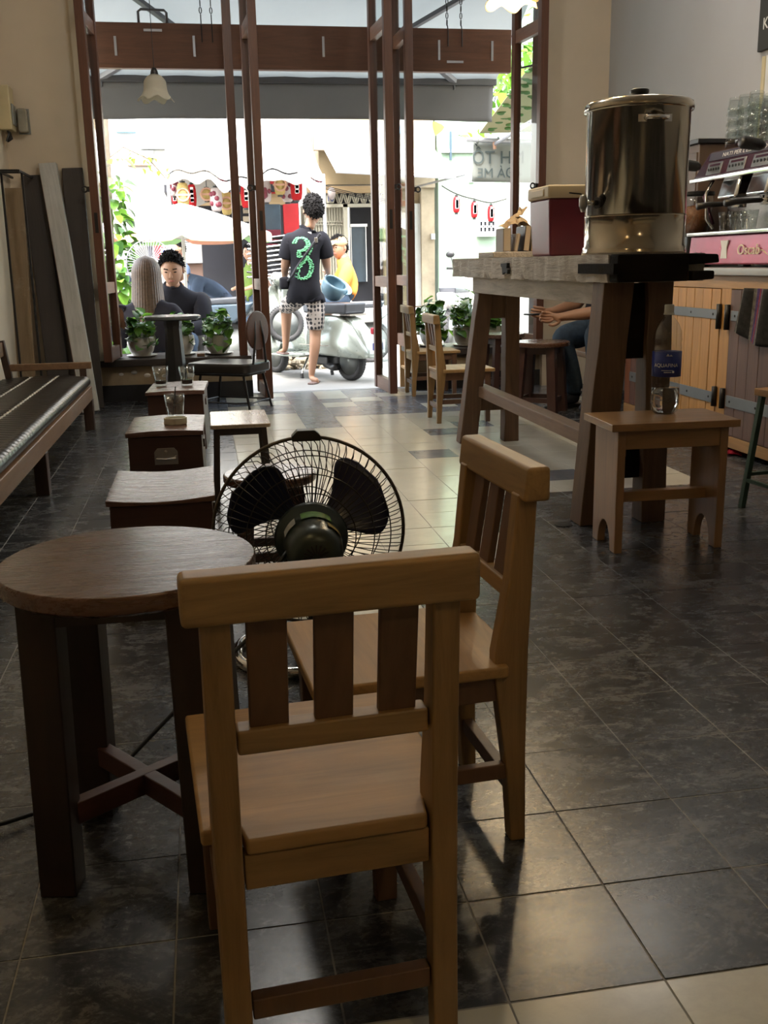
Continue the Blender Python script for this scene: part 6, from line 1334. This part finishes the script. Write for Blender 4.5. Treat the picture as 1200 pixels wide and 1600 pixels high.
MB().grid(lambda u, v: (.115 * math.cos(2 * PI * u) * math.sin(R(2 + 113 * v)), .135 * math.sin(2 * PI * u) * math.sin(R(2 + 113 * v)), .125 * math.cos(R(2 + 113 * v))), 28, 12).build('shell', 'helmet', tg, smooth=True, sol=.012); MB().grid(lambda u, v: ((.118 + .05 * v) * math.cos(R(-60 + 120 * u)), (.138 + .05 * v) * math.sin(R(-60 + 120 * u)), .0 - .03 * v), 14, 3).build('visor', 'helmet', tg, smooth=True, sol=.004)
tg.rotation_euler = (R(-150), R(12), R(20))

# ---- rider in orange jacket
t = thing('person', 'person in orange jacket and pale cap sitting on the silver motorbike', 'person', (1.577, 11.02, .508))
J, E = {}, []
chain(J, E, [('pel', (0, 0, 0), .13, .12), ('s1', (-.0, 0, .14), .13, .115), ('ch', (-.02, -.01, .30), .14, .115), ('nk', (-.07, -.01, .41), .05, .05), ('h0', (-.10, -.015, .49), .045, .05)])
for s, nm in ((-1, 'r'), (1, 'l')):
    chain(J, E, [('t' + nm, (-.05, s * .09, -.01), .09, .09), ('k' + nm, (-.40, s * .225, -.03), .066, .066), ('a' + nm, (-.38, s * .225, -.44), .042, .042), ('f' + nm, (-.48, s * .225, -.50), .035, .025)], 'pel')
    chain(J, E, [('s' + nm, (-.03, s * .15, .31), .066, .066), ('e' + nm, (-.12, s * .20, .12), .052, .052), ('w' + nm, (-.30, s * .16, .16), .034, .034), ('h' + nm, (-.36, s * .13, .17), .034, .022), ('g' + nm, (-.41, s * .11, .165), .011)], 'ch')
    chain(J, E, [('g2' + nm, (-.40, s * .145, .16), .011)], 'h' + nm)
bd = skin('body', 'skin2', t, J, E, 'pel', extra=skull((-.108, -.02, .525), (-.75, -.65, -.05), 1.0)); head_parts(t, (-.108, -.02, .525), (-.75, -.65, -.05), 1.0, skin_m='skin2')
sg = {('pel', 's1'): (0, 1), ('s1', 'ch'): (0, 1), ('ch', 'nk'): (0, .8)}; lg = {('pel', 's1'): (0, .2)}
for nm in 'rl': sg.update({('ch', 's' + nm): (0, 1), ('s' + nm, 'e' + nm): (0, 1), ('e' + nm, 'w' + nm): (0, .85)}); lg.update({('pel', 't' + nm): (0, 1), ('t' + nm, 'k' + nm): (0, 1), ('k' + nm, 'a' + nm): (0, .95)})
garment('jacket', 'orange', bd, J, E, sg, .022); garment('trousers', 'jeans', bd, J, E, lg, .012)
MB().ell((-.11, -.02, .575), (.092, .10, .075), 18, 10).build('cap', 'cap_pale', t, smooth=True); MB().grid(lambda u, v: (-.11 + (.085 + .07 * v) * math.cos(R(145 + 90 * u)), -.02 + (.09 + .07 * v) * math.sin(R(145 + 90 * u)), .565 - .015 * v), 12, 3).build('cap_peak', 'cap_pale', t, smooth=True, sol=.006)

def bust(label, loc, face, sc_, shirt, hair_mt, long_hair=False, skin_m='skin', shoulders=.17, hz=.985):
    t = thing('person', label, 'person', loc); s = sc_; J, E = {}, []; f_ = Vector(face); rt = Vector((f_.y, -f_.x, 0))
    P = lambda a, b, z: (rt.x * a * s + f_.x * b * s, rt.y * a * s + f_.y * b * s, z * s)
    chain(J, E, [('pel', P(0, 0, .42), .14 * s, .13 * s), ('s1', P(0, .0, .56), .135 * s, .12 * s), ('ch', P(0, .02, .73), .145 * s, .115 * s), ('nk', P(0, .05, .85), .050 * s, .050 * s), ('h0', P(0, .075, .94), .046 * s, .050 * s)])
    for q, nm in ((-1, 'r'), (1, 'l')):
        chain(J, E, [('t' + nm, P(q * .09, .1, .42), .092 * s), ('k' + nm, P(q * .12, .42, .44), .068 * s), ('a' + nm, P(q * .12, .42, .08), .044 * s), ('f' + nm, P(q * .12, .54, .03), .034 * s)], 'pel')
        chain(J, E, [('s' + nm, P(q * shoulders, .0, .745), .068 * s), ('e' + nm, P(q * .24, .10, .53), .050 * s), ('w' + nm, P(q * .10, .30, .52), .030 * s), ('m' + nm, P(q * .06, .36, .52), .034 * s), ('g' + nm, P(q * .04, .41, .51), .011 * s)], 'ch'); chain(J, E, [('i' + nm, P(q * .075, .41, .51), .011 * s)], 'm' + nm)
    fd = Vector((f_.x, f_.y, -.30)); hc = Vector(P(0, .09, hz)); bd = skin('body', skin_m, t, J, E, 'pel', extra=skull(hc, fd, s * 1.08)); head_parts(t, hc, fd, s * 1.08, None if long_hair else hair_mt, face=not long_hair, skin_m=skin_m)
    sg = {('pel', 's1'): (0, 1), ('s1', 'ch'): (0, 1), ('ch', 'nk'): (0, .85)}; lg = {('pel', 's1'): (0, .2)}
    for nm in 'rl': sg.update({('ch', 's' + nm): (0, 1), ('s' + nm, 'e' + nm): (0, 1), ('e' + nm, 'w' + nm): (0, .1 if long_hair else .85)}); lg.update({('pel', 't' + nm): (0, 1), ('t' + nm, 'k' + nm): (0, 1), ('k' + nm, 'a' + nm): (0, .95)})
    garment('shirt', shirt, bd, J, E, sg, .020 * s); garment('trousers', 'jeans', bd, J, E, lg, .012 * s)
    if long_hair:
        c = Vector(P(0, .06, hz)); rn = random.Random(8)
        def hf(u, v):
            a = 2 * PI * u; w_ = .108 * s * math.sqrt(max(0, 1 - (1 - min(1, v / .26)) ** 2)) * (1 + .06 * min(1, max(0, v - .26) * 2)) * (1 + .22 * max(0, v - .35)); z = .145 * s - .50 * s * v; k = 1 + .012 * math.sin(a * 37 + v * 4) + .006 * math.sin(a * 83) ; end = .05 * s * math.sin(a * 7) * max(0, v - .8) * 4
            bk = -.02 * s * max(0, v - .3)
            return (c.x + w_ * k * math.cos(a) * .97 + f_.x * bk, c.y + w_ * 1.12 * k * math.sin(a) + f_.y * bk, c.z + z + end)
        MB().grid(hf, 160, 26).build('long_hair', hair_mt, t, smooth=True)
    return t
def plastic_stool(label, loc, h=.255):
    st_ = thing('plastic_stool', label, 'stool', loc); MB().hexa([(-.15, -.15, 0), (.15, -.15, 0), (.15, .15, 0), (-.15, .15, 0), (-.12, -.12, h), (.12, -.12, h), (.12, .12, h), (-.12, .12, h)]).build('body', 'blue_glass', st_, bevel=.02); MB().box(-.13, .13, -.13, .13, h, h + .015).build('seat', 'blue_glass', st_, bevel=.01)
plastic_stool('low plastic stool under the long-haired woman', (-.405, 7.66, G), .340)
bust('person with long brown hair and dark top sitting outside, seen from behind', (-.405, 7.66, G), (0.15, .99, 0), 1.02, 'tee_grey', 'hair_brown', True)
bust('person with short black hair and dark shirt sitting outside, looking down', (-.228, 8.82, G), (-.10, -.99, 0), 1.08, 'tee_black', 'hair', False, 'skin', .185, .97)
plastic_stool('low plastic stool under the man looking down', (-.228, 8.84, G), .362)

def standing(label, loc, s, face, shirt, legs, bend=0.0, hair='hair'):
    t = thing('person', label, 'person', loc); f_ = Vector((*face, 0)).normalized(); rt = Vector((f_.y, -f_.x, 0)); sb, cb_ = math.sin(bend), math.cos(bend)
    def P(a, b, z): z2, b2 = (z, b) if z < .86 else (.86 + (z - .86) * cb_ - b * sb, b * cb_ + (z - .86) * sb); return tuple(v * s for v in (rt.x * a + f_.x * b2, rt.y * a + f_.y * b2, z2))
    J, E = {}, []
    chain(J, E, [('pel', P(0, 0, .87), .13 * s, .115 * s), ('s1', P(0, 0, 1.02), .13 * s, .11 * s), ('ch', P(0, 0, 1.25), .14 * s, .11 * s), ('nk', P(0, .02, 1.40), .05 * s), ('h0', P(0, .035, 1.49), .046 * s, .05 * s)])
    for q, nm in ((-1, 'r'), (1, 'l')):
        chain(J, E, [('t' + nm, P(q * .09, 0, .78), .092 * s), ('k' + nm, P(q * .10, .03, .46), .062 * s), ('a' + nm, P(q * .10, -.01, .08), .036 * s), ('f' + nm, P(q * .11, .10, .03), .032 * s)], 'pel')
        e = P(q * .20, .06, 1.03) if not bend else tuple(Vector(P(q * .19, 0, 1.27)) + Vector((f_.x * .05 * s, f_.y * .05 * s, -.27 * s))); w_ = P(q * .16, .26, .98) if not bend else tuple(Vector(e) + Vector((f_.x * .08 * s, f_.y * .08 * s, -.24 * s)))
        chain(J, E, [('s' + nm, P(q * .16, 0, 1.28), .064 * s), ('e' + nm, e, .046 * s), ('w' + nm, w_, .028 * s), ('m' + nm, tuple(Vector(w_) + (Vector(w_) - Vector(e)) * .28), .032 * s)], 'ch')
    hc = Vector(P(0, .038, 1.55)); fd = Vector((f_.x * cb_, f_.y * cb_, -sb * .9)); bd = skin('body', 'skin', t, J, E, 'pel', 2, extra=skull(hc, fd, s)); head_parts(t, hc, fd, s * 1.03, hair)
    sg = {('pel', 's1'): (0, 1), ('s1', 'ch'): (0, 1), ('ch', 'nk'): (0, .85)}; lg = {('pel', 's1'): (0, .2)}
    for nm in 'rl': sg.update({('ch', 's' + nm): (0, 1), ('s' + nm, 'e' + nm): (0, .7)}); lg.update({('pel', 't' + nm): (0, 1), ('t' + nm, 'k' + nm): (0, 1)}); lg.update({('k' + nm, 'a' + nm): (0, .95)} if legs == 'long' else {})
    garment('shirt', shirt, bd, J, E, sg, .022 * s); garment('trousers', 'short_blue' if legs != 'long' else 'jeans', bd, J, E, lg, .016 * s); return t
p = at(356, 490, 11.6); standing('person in blue t-shirt bending forward beside the street umbrella', (p.x, 11.6, G - .014), .88, (-1, -.1), 'blue_shirt', 'short', R(62))
p = at(288, 430, 13.2); standing('person in blue shirt standing behind the umbrella pole by the red booth', (p.x - .02, 13.2, G - .014), .84, (-.9, -.3), 'blue_shirt', 'long')
p = at(394, 440, 13.6); standing('person in olive shirt standing in the dark stall between the door posts', (p.x, 13.6, G - .014), .80, (-.8, -.5), 'olive', 'long')

# ---- seated customer at the bar side: forearms, hands, jeans (the rest is behind the bar)
t = thing('person', 'person in jeans sitting behind the bar table with hands clasped over a phone', 'person', (2.28, 5.72, 0))
J, E = {}, []
chain(J, E, [('pel', (.12, .05, .43), .14, .13), ('s1', (.13, .06, .60), .135, .12), ('ch', (.10, .06, .81), .14, .12), ('nk', (.06, .05, .96), .05), ('h0', (.03, .04, 1.06), .046, .05)])
chain(J, E, [('tn', (.0, -.06, .44), .090), ('kn', (-.07, -.22, .435), .070), ('an', (-.045, -.20, .10), .050), ('fn', (-.05, -.21, .05), .030)], 'pel')
chain(J, E, [('tf', (-.02, .08, .43), .090), ('kf', (-.20, .04, .42), .070), ('af', (-.10, .06, .10), .050), ('ff', (-.11, .05, .05), .030)], 'pel')
def hand(pref, wrist, d, side, up, kn):
    """palm with five unequal fingers that close inwards"""
    w_ = Vector(wrist); d = Vector(d).normalized(); side = Vector(side).normalized(); up = Vector(up).normalized(); s_ = kn
    chain(J, E, [(pref + 'p', tuple(w_ + d * .045), .030, .018)], pref + 'w')
    for i, (off, ln) in enumerate(((-.026, .062), (-.009, .072), (.009, .070), (.025, .055))):
        b0_ = w_ + d * .085 + side * off; b1_ = b0_ + d * ln * .5 - up * .012; b2_ = b1_ + d * ln * .35 - up * .026
        chain(J, E, [(f'{pref}{i}a', tuple(b0_), .0105), (f'{pref}{i}b', tuple(b1_), .0092), (f'{pref}{i}c', tuple(b2_), .0078)], pref + 'p')
    b0_ = w_ + d * .03 + side * .036 * s_ ; chain(J, E, [(pref + 't0', tuple(b0_), .012), (pref + 't1', tuple(b0_ + d * .035 + side * .012 * s_ + up * .006), .010), (pref + 't2', tuple(b0_ + d * .062 + side * .004 * s_ + up * .006), .008)], pref + 'p')
chain(J, E, [('sn', (.06, -.12, .84), .066), ('en', (-.03, -.20, .575), .046), ('nw', (-.245, -.14, .550), .029)], 'ch'); hand('n', (-.245, -.14, .550), (-1, .22, -.05), (.1, .35, .95), (.2, 1, -.3), -1)
chain(J, E, [('sf', (.04, .20, .84), .066), ('ef', (-.05, .18, .60), .046), ('fw', (-.25, .04, .570), .029)], 'ch'); hand('f', (-.25, .04, .570), (-1, -.30, -.02), (.1, -.2, .95), (.1, -1, -.3), -1)
bd = skin('body', 'skin2', t, J, E, 'pel', extra=skull((.02, .04, 1.105), (-.9, -.3, -.35), 1.0)); head_parts(t, (.02, .04, 1.105), (-.9, -.3, -.35), 1.03, skin_m='skin2')
garment('shirt', 'tee_grey', bd, J, E, {('pel', 's1'): (.2, 1), ('s1', 'ch'): (0, 1), ('ch', 'nk'): (0, .85), ('ch', 'sn'): (0, 1), ('sn', 'en'): (0, .55), ('ch', 'sf'): (0, 1), ('sf', 'ef'): (0, .55)}, .02)
garment('jeans', 'jeans', bd, J, E, {('pel', 's1'): (0, .25), ('pel', 'tn'): (0, 1), ('tn', 'kn'): (0, 1), ('kn', 'an'): (0, 1), ('pel', 'tf'): (0, 1), ('tf', 'kf'): (0, 1), ('kf', 'af'): (0, 1)}, .012)
for a_, b2 in (((-.045, -.19, .055), (-.18, -.30, .030)), ((-.10, .06, .055), (-.27, .0, .030))):
    J, E = {}, []; a_ = Vector(a_); b2 = Vector(b2); chain(J, E, [('h', tuple(a_ + (a_ - b2) * .18), .046, .042), ('m', tuple(a_ * .55 + b2 * .45), .048, .038), ('t', tuple(b2), .044, .028)]); sh_ = skin('shoe', 'shoe_dark', t, J, E, 'm'); MB().prism(rrect(-.13, .13, -.043, .043, .04), .0, .018, 'z').xf(Matrix.Translation(((a_ + b2) / 2).xy.to_3d()) @ Matrix.Rotation(math.atan2((b2 - a_).y, (b2 - a_).x), 4, 'Z')).build('shoe_sole', 'black', sh_, bevel=.004)
ph = thing('mobile_phone', 'black phone held between the hands of the seated person in jeans', 'phone', (1.893, 5.693, .556), R(30)); MB().box(-.055, .03, -.036, .036, 0, .009).build('case', 'black', ph, bevel=.003); MB().box(-.052, .027, -.033, .033, .009, .0098).build('screen', 'blue_glass', ph)
t = thing('wall_bench', 'wooden bench under the seated person in jeans', 'bench', (2.42, 5.95, 0)); MB().box(-.12, .30, -.42, .55, .274, .309).build('seat', 'bench_wood', t, bevel=.004)
for x in (-.08, .26):
    for y in (-.38, .5): MB().box(x - .025, x + .025, y - .025, y + .025, 0, .275).build('leg', 'bench_dark', t, bevel=.003)

# ------------------------------------------------------------------ give origin-less things a base point of their own
bpy.context.view_layer.update()
for o in [q for q in COL.objects if q.type == 'EMPTY' and q.parent is None and q.location.length < 1e-6 and q.children]:
    pts = [c.matrix_world @ Vector(v_.co) for c in o.children if c.type == 'MESH' for v_ in c.data.vertices]
    if not pts: continue
    bs = Vector(((min(p.x for p in pts) + max(p.x for p in pts)) / 2, (min(p.y for p in pts) + max(p.y for p in pts)) / 2, min(p.z for p in pts)))
    o.location = bs
    for c in o.children: c.location = c.location - bs
